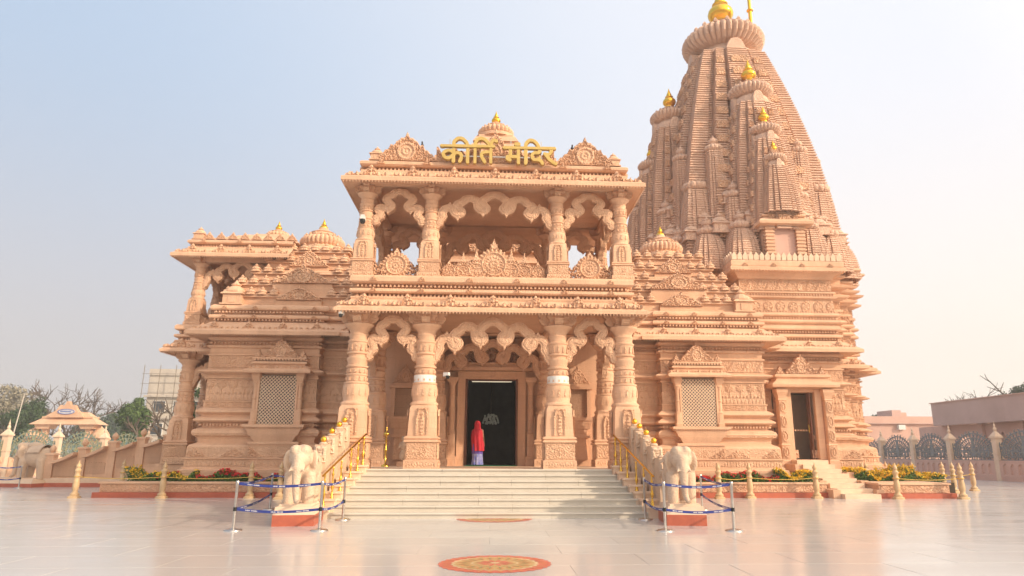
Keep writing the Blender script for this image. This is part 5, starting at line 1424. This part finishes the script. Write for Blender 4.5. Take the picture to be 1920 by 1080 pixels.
for kl, (grp, w_) in enumerate(zip(LET, sw)):
    pls = [spline(p, 10) if len(p) > 2 else np.array(p) for p in grp]
    allp = np.vstack(pls); x0, z0 = allp.min(0) - .12; x1, z1 = allp.max(0) + .12; xm = (x0 + x1) / 2
    def fn(U, V, pls=pls, xm=xm, z0=z0, w_=w_):
        D = np.full(U.shape, 9.0)
        for p in pls: D = np.minimum(D, dist_poly(U + xm, V + z0, p))
        return np.where(D < w_, .004, -1)
    m = relief(x1 - x0, z1 - z0, .014, fn, back=.13); q = MB(); q.merge(m, (xm, -.004 * kl, z0)); q.build('letter', goldpaint, SG)   # each stroke 4 mm proud of the last
sup = MB(); box(sup, -1.6, 1.6, .14, .17, .30, .33); [box(sup, x - .015, x + .015, .14, .17, .17, .9) for x in (-1.5, -.5, .5, 1.5)]
sup.build('sign_frame', steel, SG)

# ------------------------------------------------------------------ woman in a red shawl
P_ = thing('person', 'woman in a red headscarf and blue and white sari entering the doorway', 'person', (-.50, 26.0, 1.197), R(-20))
skin = mat('skin', (.30, .16, .10), .6); redc = mat('red shawl cloth', (.62, .03, .05), .75, 0, (.50, .02, .04), 6, .2, 8); saric = mat('white and blue sari', (.50, .50, .62), .8, 0, (.12, .14, .55), 7, .15, 9); bluec = mat('violet blue cloth', (.16, .10, .45), .8)
body = blob('body', [((0, 0, 1.47), (.085, .10, .115)), ((0, .01, 1.18), (.17, .11, .22)), ((0, 0, .92), (.15, .11, .14)), ((0, .105, 1.46), (.015, .02, .02)), ((-.088, 0, 1.46), (.015, .02, .03)), ((.088, 0, 1.46), (.015, .02, .03))],
            [((0, 0, 1.28), .05, (0, 0, 1.4), .05), ((-.18, 0, 1.26), .05, (-.22, .03, 1.02), .04), ((-.22, .03, 1.02), .04, (-.16, .22, .98), .03), ((.18, 0, 1.26), .05, (.23, -.01, 1.02), .04), ((.23, -.01, 1.02), .038, (.22, .10, .80), .028),
             ((-.09, 0, .85), .09, (-.09, -.05, .45), .06), ((-.09, -.05, .45), .055, (-.09, -.12, .06), .035), ((-.09, -.12, .035), .03, (-.09, .0, .03), .025), ((.09, 0, .85), .09, (.09, .10, .45), .06), ((.09, .10, .45), .055, (.09, .14, .06), .035), ((.09, .14, .035), .03, (.09, .28, .03), .025)], .016, skin, 3)
link('body', body, P_)
for s, hx, hy, hz in ((-1, -.155, .245, .975), (1, .218, .115, .77)):
    hd = MB(); ball = lathe(MB(), [(0, -1), (.7, -.7), (1, 0), (.7, .7), (0, 1)], 8)
    hd.merge(ball, (hx, hy, hz), (.028, .022, .042))
    for f_ in range(4): hd.merge(ball, (hx - .02 + f_ * .013, hy + .015 + .004 * f_, hz - .055 - .004 * (f_ in (1, 2))), (.0075, .008, .032))
    hd.merge(ball, (hx + .03 * -s, hy + .02, hz - .015), (.008, .009, .028)); hd.build('hand', skin, P_, smooth=True)
def loft(rings, n=40, folds=0, amp=0.0):
    th = np.linspace(0, 2 * PI, n, endpoint=False); V = []
    for (cx, cy, z, rx, ry, a) in rings:
        k = 1 + a * np.cos(th * folds + z * 3); V.append(np.column_stack([cx + rx * k * np.cos(th), cy + ry * k * np.sin(th), np.full(n, z)]))
    m = MB(); i = np.arange(n); j = (i + 1) % n
    m.add(np.concatenate(V), np.concatenate([np.stack([q * n + i, q * n + j, (q + 1) * n + j, (q + 1) * n + i], 1) for q in range(len(V) - 1)])); return m
loft([(0, .03, .03, .20, .27, .14), (0, .02, .25, .18, .22, .12), (0, .01, .5, .185, .19, .06), (0, 0, .75, .18, .17, .04), (0, 0, 1.0, .16, .13, .02)], folds=11).build('sari', saric, P_, smooth=True)
loft([(0, .0, .42, .20, .21, .06), (0, 0, .62, .20, .19, .05), (0, 0, .80, .19, .17, .03)], folds=9).build('blue_wrap', bluec, P_, smooth=True)
loft([(.05, -.03, .52, .20, .20, .20), (.03, -.02, .75, .21, .19, .15), (0, -.01, 1.0, .235, .17, .06), (0, 0, 1.18, .228, .155, .04), (0, 0, 1.27, .20, .135, .02), (0, -.01, 1.33, .125, .12, .01), (0, -.01, 1.40, .115, .13, .01), (0, -.015, 1.50, .115, .135, .0), (0, -.015, 1.57, .095, .11, 0), (0, -.015, 1.61, .05, .06, 0), (0, -.015, 1.62, .002, .002, 0)], folds=8).build('red_shawl', redc, P_, smooth=True)

# small brass figure, tall lamp in the porch; light fittings inside
lampm = lathe(MB(), [(.14, 0), (.14, .04), (.03, .1), (.03, .5), (.06, .55), (.025, .6), (.025, 1.0), (.09, 1.05), (.1, 1.1), (.02, 1.15), (.03, 1.25), (0, 1.35)], 14)
t = tag(lampm.build('oil_lamp', brass, None, smooth=True), 'tall brass oil lamp standing in the left side of the porch', 'lamp'); t.location = (-3.55, 24.0, 1.181)
st = blob('statue', [((0, 0, .78), (.07, .07, .09)), ((0, 0, .52), (.11, .08, .18)), ((0, 0, .2), (.12, .10, .2))], [((-.11, 0, .62), .03, (-.12, -.1, .45), .025), ((.11, 0, .62), .03, (.12, -.1, .45), .025)], .02, eleph_m, 2)
o = link('figurine', st); o.location = (-3.05, 24.6, 1.35); tag(o, 'small orange stone figure on a block at the left of the porch', 'figurine'); b = link('pedestal', B(-.18, .18, -.16, .16, -.17, 0).mesh('pedestal', stone)); b.parent = o
ch = thing('chandelier', 'white crystal chandelier hanging in the dark hall', 'chandelier', (-.02, 31.5, 3.0))
cm_ = MB(); ball = lathe(MB(), [(0, -1), (.7, -.7), (1, 0), (.7, .7), (0, 1)], 8)
for k in range(60):
    a = k * 2.4; rr = .10 + .28 * ((k * 7) % 10) / 10; cm_.merge(ball, (rr * math.cos(a), rr * math.sin(a), .05 - rr * .4 + .42 * ((k * 3) % 5) / 5), (.045, .045, .055))
cm_.build('glass_drops', mat('frosted glass', (.45, .43, .36), .3, emis=((1, .9, .7), .04)), ch); lathe(MB(), [(.015, .2), (.015, 1.9)], 8).build('rod', brass, ch)
for i, (x, y, z, lab) in enumerate(((0, 27.6, 4.52, 'nearer strip light under the ceiling inside the doorway'), (0, 28.6, 4.55, 'farther strip light under the ceiling inside the doorway'))):
    t = thing('strip_light', lab, 'light', (x, y, z)); B(-.85, .85, -.03, .03, 0, .05).build('housing', white_m, t); B(-.82, .82, -.02, .02, -.03, 0).build('tube', mat('lit tube', (.9, .85, .7), .4, emis=((1, .85, .6), .6)), t)

# security cameras, birds
def seccam(x, y, z, rz, lab, s=1.0):
    t = thing('security_camera', lab, 'camera', (x, y, z), rz); t.scale = (s, s, s)
    B(-.05, .05, -.02, .05, -.05, .12).build('mount', white_m, t); B(-.07, .07, -.24, .0, -.02, .12, .01, .01).build('housing', white_m, t); lathe(MB(), [(.06, -.16), (.085, -.1), (.085, -.03), (.05, -.02)], 12, (0, -.16, 0)).build('dome', black_m, t)
seccam(-4.18, 20.98, 8.86, 0, 'white camera with black dome on the upper left porch column'); seccam(-1.45, 21.1, 3.95, R(60), 'small white camera on the second porch column', .7); seccam(-4.55, 20.6, 5.72, R(-20), 'small dark camera under the lower porch eave corner', .7)
bd = blob('bird', [((0, 0, .10), (.05, .10, .055)), ((0, -.10, .17), (.03, .035, .035)), ((0, .14, .08), (.03, .07, .012))], [((0, -.06, .12), .03, (0, -.1, .17), .025)], .012, mat('dark feathers', (.06, .06, .07), .6), 2)
for x, y, z, lab in ((-3.4, 20.98, 11.43, 'dark pigeon on the right slope of the left roof gable'), (2.55, 21.0, 11.47, 'dark pigeon on the left slope of the right roof gable')):
    o = link('pigeon', bd); o.location = (x + (.98 if x < 0 else 0), y, z - .02); tag(o, lab, 'bird')
    lg_ = link('legs', B(-.015, .015, -.01, .01, -.0, .07).mesh('legs', redfl)); lg_.parent = o
# ------------------------------------------------------------------ background: stairs of the west porch
WS = thing('west_stairs', 'long stone balustraded stairs descending to the left from the west porch', 'stairs', (-18, 36, 0), world=True)
m = MB()
for k in range(8): box(m, -21.6 + k * .9, -13.9, 36.2, 41, .147 * k, .147 * (k + 1))
m.build('stair_body', stone, WS)
B(-25.2, -13.9, 35.7, 36.0, 0, .18).build('terracotta_band', terra, WS)
m = MB(); box(m, -25.0, -13.9, 35.8, 36.25, .18, .42); m.build('kerb', pale, WS)
px_ = [-21.6, -20.1, -18.7, -17.35, -16.1, -14.9]; tz = [1.50, 1.80, 2.1, 2.3, 2.42, 2.48]
for i, (x, z1) in enumerate(zip(px_, tz)):
    m = B(x - .19, x + .19, 35.78, 36.16, .4, z1); box(m, x - .24, x + .24, 35.73, 36.21, z1, z1 + .09, .03, .03); box(m, x - .21, x + .21, 35.76, 36.18, .55, .62); lathe(m, [(.09, z1 + .09), (.05, z1 + .13), (.13, z1 + .22), (.15, z1 + .32), (.1, z1 + .42), (.0, z1 + .52)], 12, (x, 35.97, 0)); m.build('post', stone, WS)
    if i < 5:
        xa, xb = x + .19, px_[i + 1] - .19; zb = tz[i + 1]
        m = MB(); m.add([(xa, 35.9, .4), (xb, 35.9, .4), (xb, 35.9, zb - .30), (xa, 35.9, z1 - .42), (xa, 36.05, .4), (xb, 36.05, .4), (xb, 36.05, zb - .30), (xa, 36.05, z1 - .42)], [(0, 1, 2, 3), (4, 7, 6, 5), (3, 2, 6, 7), (0, 3, 7, 4), (1, 5, 6, 2)])
        m.build('panel', stone, WS)
        l = jali(xb - xa - .12, .5, .12, .02, .05); q = MB(); q.merge(l, ((xa + xb) / 2, 35.84, z1 - 1.15 if z1 > 1.6 else .5)); q.build('lattice', stone, WS)
        c = MB(); n = 10
        for k in range(n):  # swept handrail
            t0, t1 = k / n, (k + 1) / n; f0 = z1 - .42 + (zb - .3 - z1 + .42) * t0 ** 1.6; f1 = z1 - .42 + (zb - .3 - z1 + .42) * t1 ** 1.6
            c.add([(xa + (xb - xa) * t0, 35.38, f0), (xa + (xb - xa) * t1, 35.38, f1), (xa + (xb - xa) * t1, 35.38, f1 + .14), (xa + (xb - xa) * t0, 35.38, f0 + .14), (xa + (xb - xa) * t0, 36.1, f0), (xa + (xb - xa) * t1, 36.1, f1), (xa + (xb - xa) * t1, 36.1, f1 + .14), (xa + (xb - xa) * t0, 36.1, f0 + .14)], BOXQ)
        c.build('rail', stone, WS)

# fence posts and ornamental peacock grilles
iron = mat('blue grey iron grille', (.12, .16, .24), .5, .2, (.30, .27, .20), 9)
teal = mat('teal and gold painted iron', (.04, .16, .22), .5, .2, (.34, .27, .10), 6)
def f_fan(Wd, Ht):
    def fn(U, V):
        cz = .25 * Ht; r = np.hypot(U / (Wd * .5), (V - cz) / (Ht * .75)); th = np.arctan2((V - cz) / Ht, U / Wd)
        feather = np.abs(np.mod(th * 22 / PI, 1) - .5) < (.17 + .10 * np.cos(r * 30))
        rings = np.abs(np.mod(r * 5, 1) - .5) < .12
        bodyp = (np.hypot(U / .16, (V - .42 * Ht) / (.30 * Ht)) < 1) | (np.hypot(U / .08, (V - .72 * Ht) / .12) < 1)
        sc_ = scroll(U, V, .3, 4) > .62
        inside = (r < 1 + .04 * np.cos(th * 22)) & (V > .1 * Ht)
        corner = (V < Ht * (.62 - .3 * np.abs(np.abs(U) / (Wd / 2) - .8))) & sc_
        bars = (V < .05) | (np.abs(np.abs(U) - Wd / 2 + .03) < .03) & (V < .6 * Ht)
        return np.where((inside & (feather | rings)) | bodyp | corner | bars, .03, -1)
    return fn


FM = relief(3.9, 1.95, .045, f_fan(3.9, 1.95), back=.03)
fan_d = FM.mesh('peacock_grille', iron); fan_t = FM.mesh('peacock_grille', teal)
def fence(name, pts, zb, hp, grl, lab, w=.42, base_h=1.3):
    t = thing('fence', lab, 'fence', (pts[0][0], pts[0][1], 0), world=True)
    for i, (x, y) in enumerate(pts):
        m = B(x - w / 2, x + w / 2, y - w / 2, y + w / 2, 0, hp); box(m, x - w * .72, x + w * .72, y - w * .72, y + w * .72, hp, hp + .12, .02, .02); box(m, x - w * .62, x + w * .62, y - w * .62, y + w * .62, hp + .12, hp + .45, w * .5, w * .5)
        box(m, x - w * .6, x + w * .6, y - w * .6, y + w * .6, hp * .62, hp * .62 + .08)
        lathe(m, [(.05, hp + .4), (.1, hp + .5), (.11, hp + .6), (.05, hp + .72), (.07, hp + .8), (.02, hp + .95), (0, hp + 1.15)], 10, (x, y, 0)); m.build('post', pale, t)
        if i < len(pts) - 1:
            A, Bv = Vector(pts[i]), Vector(pts[i + 1]); d = (Bv - A); L = d.length; d.normalize(); n = Vector((d.y, -d.x)); rz = math.atan2(n.x, -n.y); mid = (A + Bv) / 2
            u = MB(); box(u, -L / 2 + w / 2, L / 2 - w / 2, -.12, .12, 0, base_h - .1); box(u, -L / 2 + w / 2, L / 2 - w / 2, -.2, .2, base_h - .1, base_h); box(u, -L / 2 + w / 2, L / 2 - w / 2, -.2, .2, 0, .22)
            def niches(U, V): x = np.mod(U, .62) - .31; return np.where((np.abs(x) < .17 * np.clip((.86 - V) * 5, 0, 1) ** .6) & (V > .18), .0, .09)
            u.merge(relief(L - w, base_h - .34, .05, niches), (0, -.125, .23))
            q = MB(); q.merge(u, (mid.x, mid.y, 0), None, rz); q.build('base_wall', stone if grl is fan_t else pinkwall, t)
            g = link('peacock_grille', grl, t); g.location = Vector((mid.x, mid.y, base_h)) - t.location; g.rotation_euler.z = rz; g.scale = ((L - w) / 3.9, 1, 1)
    return t


fence('f', [(33.0, 62.0), (33.1, 57.6), (33.2, 53.3), (33.3, 49.0), (33.5, 44.6), (33.7, 40.2), (33.9, 35.8)], 0, 2.75, fan_d, 'stone fence with peacock grilles running along the right side of the plaza')
FL = [(-37.5, 42), (-34.8, 46.5), (-33.2, 50), (-32.2, 54), (-31, 58), (-29.5, 62), (-27.5, 66)]
fence('g', [(x, y) for x, y in FL], 0, 2.75, fan_t, 'stone fence with teal and gold grilles at the far left edge of the plaza')

# gateway pavilion far left
GW = thing('gateway', 'small distant stone gateway with sloping roof and oval blue sign board', 'gateway', (-42, 68, 0), world=True)
def gx(px, Y=68): return at(px, 800, Y)[0]
xc = gx(127); m = MB()
for s in (-1, 1):
    m = MB(); box(m, xc + s * 2.0 - .25, xc + s * 2.0 + .25, 67.8, 68.3, 0, 4.4); box(m, xc + s * 2.0 - .55, xc + s * 2.0 + .55, 67.5, 68.6, 3.8, 4.4, -.3, -.1); m.build('pillar', stone, GW)
for s in (-1, 1):
    m = MB(); box(m, min(xc + s * 2.2, xc + s * 3.9), max(xc + s * 2.2, xc + s * 3.9), 68, 68.4, 0, 3.0); lathe(m, [(.8, 3.0), (.76, 3.3), (.5, 3.7), (.15, 3.9), (0, 4.1)], 16, (xc + s * 3.0, 68.2, 0)); m.build('side_wing', stone, GW)
m = B(xc - 3.1, xc + 3.1, 67.2, 69.2, 4.2, 4.8, .8, .6); box(m, xc - 2.3, xc + 2.3, 67.7, 68.9, 4.8, 4.95); box(m, xc - 2.1, xc + 2.1, 67.8, 68.8, 4.95, 5.35, .5, .2); m.build('sloping_roof', stone, GW)
g = relief(3.2, 1.5, .04, lambda U, V: np.where(V < 1.5 * (1 - np.abs(U) / 1.6) ** .75 * (1 + .12 * np.cos(np.abs(U) * 9)) , .05, -1), back=.3); q = MB(); q.merge(g, (xc, 67.5, 4.85)); q.build('gable', stone, GW)
ov = lathe(MB(), [(0, 0), (1.0, 0), (1.0, .06), (0, .06)], 28); v = ov.v[0]; ov.v = [np.column_stack([v[:, 0] * .78 + xc, 67.45 - v[:, 2], v[:, 1] * .25 + 5.38])] + ov.v[1:]; ov.ng = []; ov.v = ov.v[:1]; ov.build('sign_board', white_m, GW)
bl = MB()
for k in range(9): box(bl, xc - .5 + k * .11, xc - .45 + k * .11, 67.36, 67.38, 5.31, 5.43 + .03 * (k % 3 == 0)); 
box(bl, xc - .55, xc + .55, 67.36, 67.38, 5.44, 5.46); bl.build('sign_lettering', mat('sign blue', (.05, .12, .5), .5), GW)
rr_ = MB(); an = np.linspace(0, 2 * PI, 41)
for a, b in zip(an[:-1], an[1:]): rr_.add([(xc + .78 * math.cos(a), 67.37, 5.38 + .25 * math.sin(a)), (xc + .78 * math.cos(b), 67.37, 5.38 + .25 * math.sin(b)), (xc + .70 * math.cos(b), 67.37, 5.38 + .19 * math.sin(b)), (xc + .70 * math.cos(a), 67.37, 5.38 + .19 * math.sin(a))], [(0, 1, 2, 3)])
rr_.build('sign_rim', bpy.data.materials['sign blue'], GW)

# buildings -----------------------------------------------------------------
bw_m = mat('cream rendered wall', (.62, .56, .48), .85, 0, (.52, .46, .40), .6, stain=.3); scaf = mat('weathered scaffold pole', (.25, .20, .15), .8); wdm = mat('dark window glass', (.05, .06, .07), .2)
BD = thing('building', 'unfinished cream multi-storey building with scaffolding behind the west porch', 'building', (-58, 112, 0), world=True)
Y = 110; xa, xb = at(268, 800, Y)[0], at(405, 800, Y)[0]; zt_ = at(300, 692, Y)[1]
m = MB(); floors = [0, 3.4, 6.8, 10.2, zt_]
box(m, xa, xb, Y, Y + 10, 0, zt_ - 1.0)
for z in floors[1:-1]: box(m, xa - .3, xb, Y - .5, Y, z - .15, z + .15)
m.build('wall', bw_m, BD); B(xa, xb, Y - .2, Y + 10, zt_ - 1.0, zt_).build('parapet', bw_m, BD)
for z in (1.0, 4.4, 7.8):
    for k in range(4):
        x = xa + 1.2 + k * 3.0; w_ = B(x, x + 1.7, Y - .06, Y - .02, z, z + 1.6).build('window', wdm, BD); f_ = MB(); box(f_, x - .1, x, Y - .12, Y, z - .1, z + 1.7); box(f_, x + 1.7, x + 1.8, Y - .12, Y, z - .1, z + 1.7); box(f_, x, x + 1.7, Y - .12, Y, z + 1.6, z + 1.7); box(f_, x, x + 1.7, Y - .2, Y, z - .1, z); o = f_.build('frame', white_m); o.parent = w_
m = MB()
for k in range(7): x = xa - .3 + k * 2.4; box(m, x, x + .06, Y - 1.4, Y - 1.3, 7, zt_ + .5)
for z in np.arange(7.5, zt_ + .5, 1.5): box(m, xa - .5, xb, Y - 1.45, Y - 1.35, z, z + .05)
m.build('scaffolding', scaf, BD)
B2 = thing('building', 'long low pink building with flat roof behind the right fence', 'building', (40, 68, 0), world=True)
Y = 68; x0, x1 = at(1625, 800, Y)[0], at(1765, 800, Y)[0]; zt_ = at(1700, 781, Y)[1]; zm = at(1700, 794, Y)[1]
B(x0, x1 + 6, Y, Y + 8, 0, zm).build('wall', pinkwall, B2); B(x0 - .3, x1 + 6, Y - .25, Y + 8, zm, zt_).build('parapet', pinkwall, B2); B(x0 - .3, x1 + 6, Y - .3, Y - .249, zm - .05, zm + .03).build('string_course', pinkroof, B2)
q = at(1688, 801, Y); B(q[0] - .35, q[0] + .35, Y - .35, Y, q[1] - .25, q[1] + .22).build('air_conditioner', white_m, B2)
B(at(1673, 0, 74)[0] * 0 + at(1673, 780, 74)[0], at(1690, 780, 74)[0], 74, 77, 4, at(1680, 769, 74)[1]).build('roof_hut', pinkroof, B2); B(at(1690, 780, 74)[0], at(1703, 780, 74)[0], 74.3, 77, 4, at(1690, 773, 74)[1]).build('roof_hut', pinkwall, B2)
B3 = thing('building', 'long pink colonnaded hall with deep blank fascia at the far right', 'building', (38, 50, 0), world=True)
fx_ = 37.6; B(fx_, fx_ + .5, 30, 57.2, 4.05, 5.9).build('fascia', pinkroof, B3); B(fx_ + .5, 46, 30, 57.1, 5.6, 5.8).build('roof', pinkroof, B3); B(fx_ - .1, fx_ + .6, 30, 57.3, 5.9, 5.97).build('coping', pinkwall, B3)
B(42.5, 43, 30, 57, 0, 5.6).build('back_wall', pinkwall, B3)
for k in range(7):
    y = 31.5 + k * 4.2
    m = B(fx_ + .6, fx_ + 1.1, y - .3, y + .3, 0, 5.6); m.build('pillar', pinkwall, B3)
    a_ = relief(3.6, 4.05, .09, lambda U, V: np.where((V > 2.0 + np.sqrt(np.clip(1.44 - U ** 2, 0, 9)) * (1 + .1 * np.cos(U * 9)) + 1e-6) | (np.abs(U) > 1.2), .02, -1), back=.2); q = MB(); q.merge(a_, (fx_ + .85, y + 2.1, 0), None, -PI / 2); q.build('arch_panel', pinkwall, B3)

# trees -----------------------------------------------------------------------
bark = mat('grey brown bark', (.16, .12, .09), .9, 0, (.10, .075, .055), 5); barkp = mat('pale bark', (.34, .29, .24), .9)
lf1 = mat('dark green leaves', (.045, .085, .025), .65, 0, (.025, .05, .015), 2); lf2 = mat('fresh green leaves', (.09, .15, .03), .65, 0, (.05, .09, .02), 2); lf3 = mat('haze-paled grey leaves', (.32, .28, .20), .8, 0, (.22, .20, .14), 1)  # last one is pale grey, with distance haze put into its colour
def tree(x, y, h, rx, rz_, lab, lm, seed, n=7000, bare=False, ls=.16, trunk=.35, low=.25, bm_=None):
    r = np.random.default_rng(seed); t = thing('tree', lab, 'tree', (x, y, 0)); m = MB(); ends = []
    def limb(p, d, L, r_, dep):
        k = 3; pts = [np.array(p)]; dd = np.array(d, float)
        for i in range(k): dd = dd + r.normal(0, .16, 3); dd /= np.linalg.norm(dd); pts.append(pts[-1] + dd * L / k)
        for i in range(k):
            a, b = pts[i], pts[i + 1]; ra, rb = r_ * (1 - i / k * .45), r_ * (1 - (i + 1) / k * .45); ax = (b - a) / np.linalg.norm(b - a); u = np.cross(ax, (.3, .7, .2)); u /= np.linalg.norm(u); w = np.cross(ax, u)
            an = np.linspace(0, 2 * PI, 6)[:-1]; v = [tuple(a + (u * math.cos(q) + w * math.sin(q)) * ra) for q in an] + [tuple(b + (u * math.cos(q) + w * math.sin(q)) * rb) for q in an]
            m.add(v, [(j, (j + 1) % 5, (j + 1) % 5 + 5, j + 5) for j in range(5)])
        if dep > 0:
            for q in range(3 if dep > 1 else 4 + (2 if bare else 0)):
                i = r.integers(1, k + 1); a = r.uniform(0, 2 * PI); nd = dd * .75 + np.array((math.cos(a), math.sin(a), .25)) * .7; nd /= np.linalg.norm(nd); limb(pts[i], nd, L * (r.uniform(.55, .8) if not bare else r.uniform(.62, .85)), r_ * (.55 if not bare else .7), dep - 1)
        else: ends.append(pts[-1])
    limb((0, 0, 0), (0, 0, 1), h * (.45 if not bare else .42), trunk, 5 if bare else 3)
    m.build('trunk', bm_ or bark, t, smooth=True)
    if not n: return t
    cz = h - rz_; nc = 26
    c = r.normal(0, 1, (nc, 3)); c /= np.linalg.norm(c, axis=1)[:, None]; c *= r.uniform(.35, .9, nc)[:, None]; c = c * (rx, rx, rz_) + (0, 0, cz); cr = r.uniform(.22, .42, nc) * min(rx, rz_) * 1.25
    i = r.integers(0, nc, n); d = r.normal(0, 1, (n, 3)); d /= np.linalg.norm(d, axis=1)[:, None]; p = c[i] + d * cr[i][:, None] * r.uniform(.45, 1.08, n)[:, None]
    a = r.normal(0, 1, (n, 3)); a /= np.linalg.norm(a, axis=1)[:, None]; b = np.cross(a, d); b /= np.linalg.norm(b, axis=1)[:, None] + 1e-9; s = ls * r.uniform(.6, 1.4, n)[:, None]
    v = np.stack([p - a * s, p - b * s * .5, p + a * s, p + b * s * .5], 1).reshape(-1, 3)
    MB().add(v, np.arange(4 * n).reshape(-1, 4)).build('crown', lm, t); return t


def ptree(px, ytop, Y, rpx, rz_f, lab, lm, seed, **k):
    x, z = at(px, ytop, Y); rx = rpx * Y / 1330.0; return tree(x, Y, z, rx, z * rz_f, lab, lm, seed, **k)


ptree(262, 742, 78, 30, .40, 'dense green conical tree left of the scaffolded building', lf2, 21, n=9000)
ptree(55, 745, 82, 34, .36, 'dark green rounded tree behind the left end of the gateway', lf1, 22, n=9000)
ptree(32, 695, 120, 38, .45, 'tall pale hazy tree at the far left edge', lf3, 23, n=5200, ls=.26, bm_=barkp)
ptree(8, 735, 110, 26, .42, 'low pale hazy tree cut by the left picture edge', lf3, 24, n=3500, ls=.26, bm_=barkp)
ptree(142, 716, 105, 40, .4, 'leafless tree standing behind the gateway', lf3, 25, n=0, bare=True, trunk=.28)
ptree(370, 690, 62, 22, .42, 'yellowish green tree seen between the west porch columns', lf2, 26, n=4200)
ptree(1845, 724, 88, 40, .3, 'leafless bush-like tree rising above the right colonnade', lf3, 27, n=0, bare=True, trunk=.25)
ptree(1915, 700, 74, 42, .30, 'green leafy tree above the far right colonnade', lf1, 28, n=8000)
ptree(1645, 752, 96, 14, .35, 'small tree just right of the temple corner', lf1, 29, n=1800, ls=.2)
for i, (px, yt, Y, rp, lab) in enumerate(((195, 775, 150, 36, 'hazy round tree right of the leafless tree'), (225, 772, 165, 30, 'hazy far tree left of the conical green tree'), (165, 790, 140, 28, 'low hazy tree directly right of the gateway roof'))):
    ptree(px, yt, Y, rp, .42, lab, lf1, 40 + i, n=3500, ls=.32)
# lamp mast at the far left
LP = thing('lamp_mast', 'thin pale lamp mast leaning right at the far left', 'mast', (at(22, 790, 60)[0], 60, 0)); m = lathe(MB(), [(.06, 0), (.035, 6.4)], 8); m.v[0][:, 0] += m.v[0][:, 2] * .10; m.build('pole', bw_m, LP); B(.6, .85, -.06, .06, 6.35, 6.43).build('lamp_head', bw_m, LP)

# ------------------------------------------------------------------ haze
HZ = bpy.data.materials.new('warm haze'); HZ.use_nodes = True; t = HZ.node_tree; t.nodes.clear()
pv = N(t, 'ShaderNodeVolumePrincipled'); pv.inputs['Color'].default_value = (.9, .88, .86, 1); pv.inputs['Density'].default_value = .0018; pv.inputs['Anisotropy'].default_value = .2
mo = N(t, 'ShaderNodeOutputMaterial'); t.links.new(pv.outputs[0], mo.inputs['Volume'])
USE_HAZE = True
if USE_HAZE:
    HB = B(-160, 160, -30, 200, -1.5, 36).build('haze', HZ, None, kind='stuff')
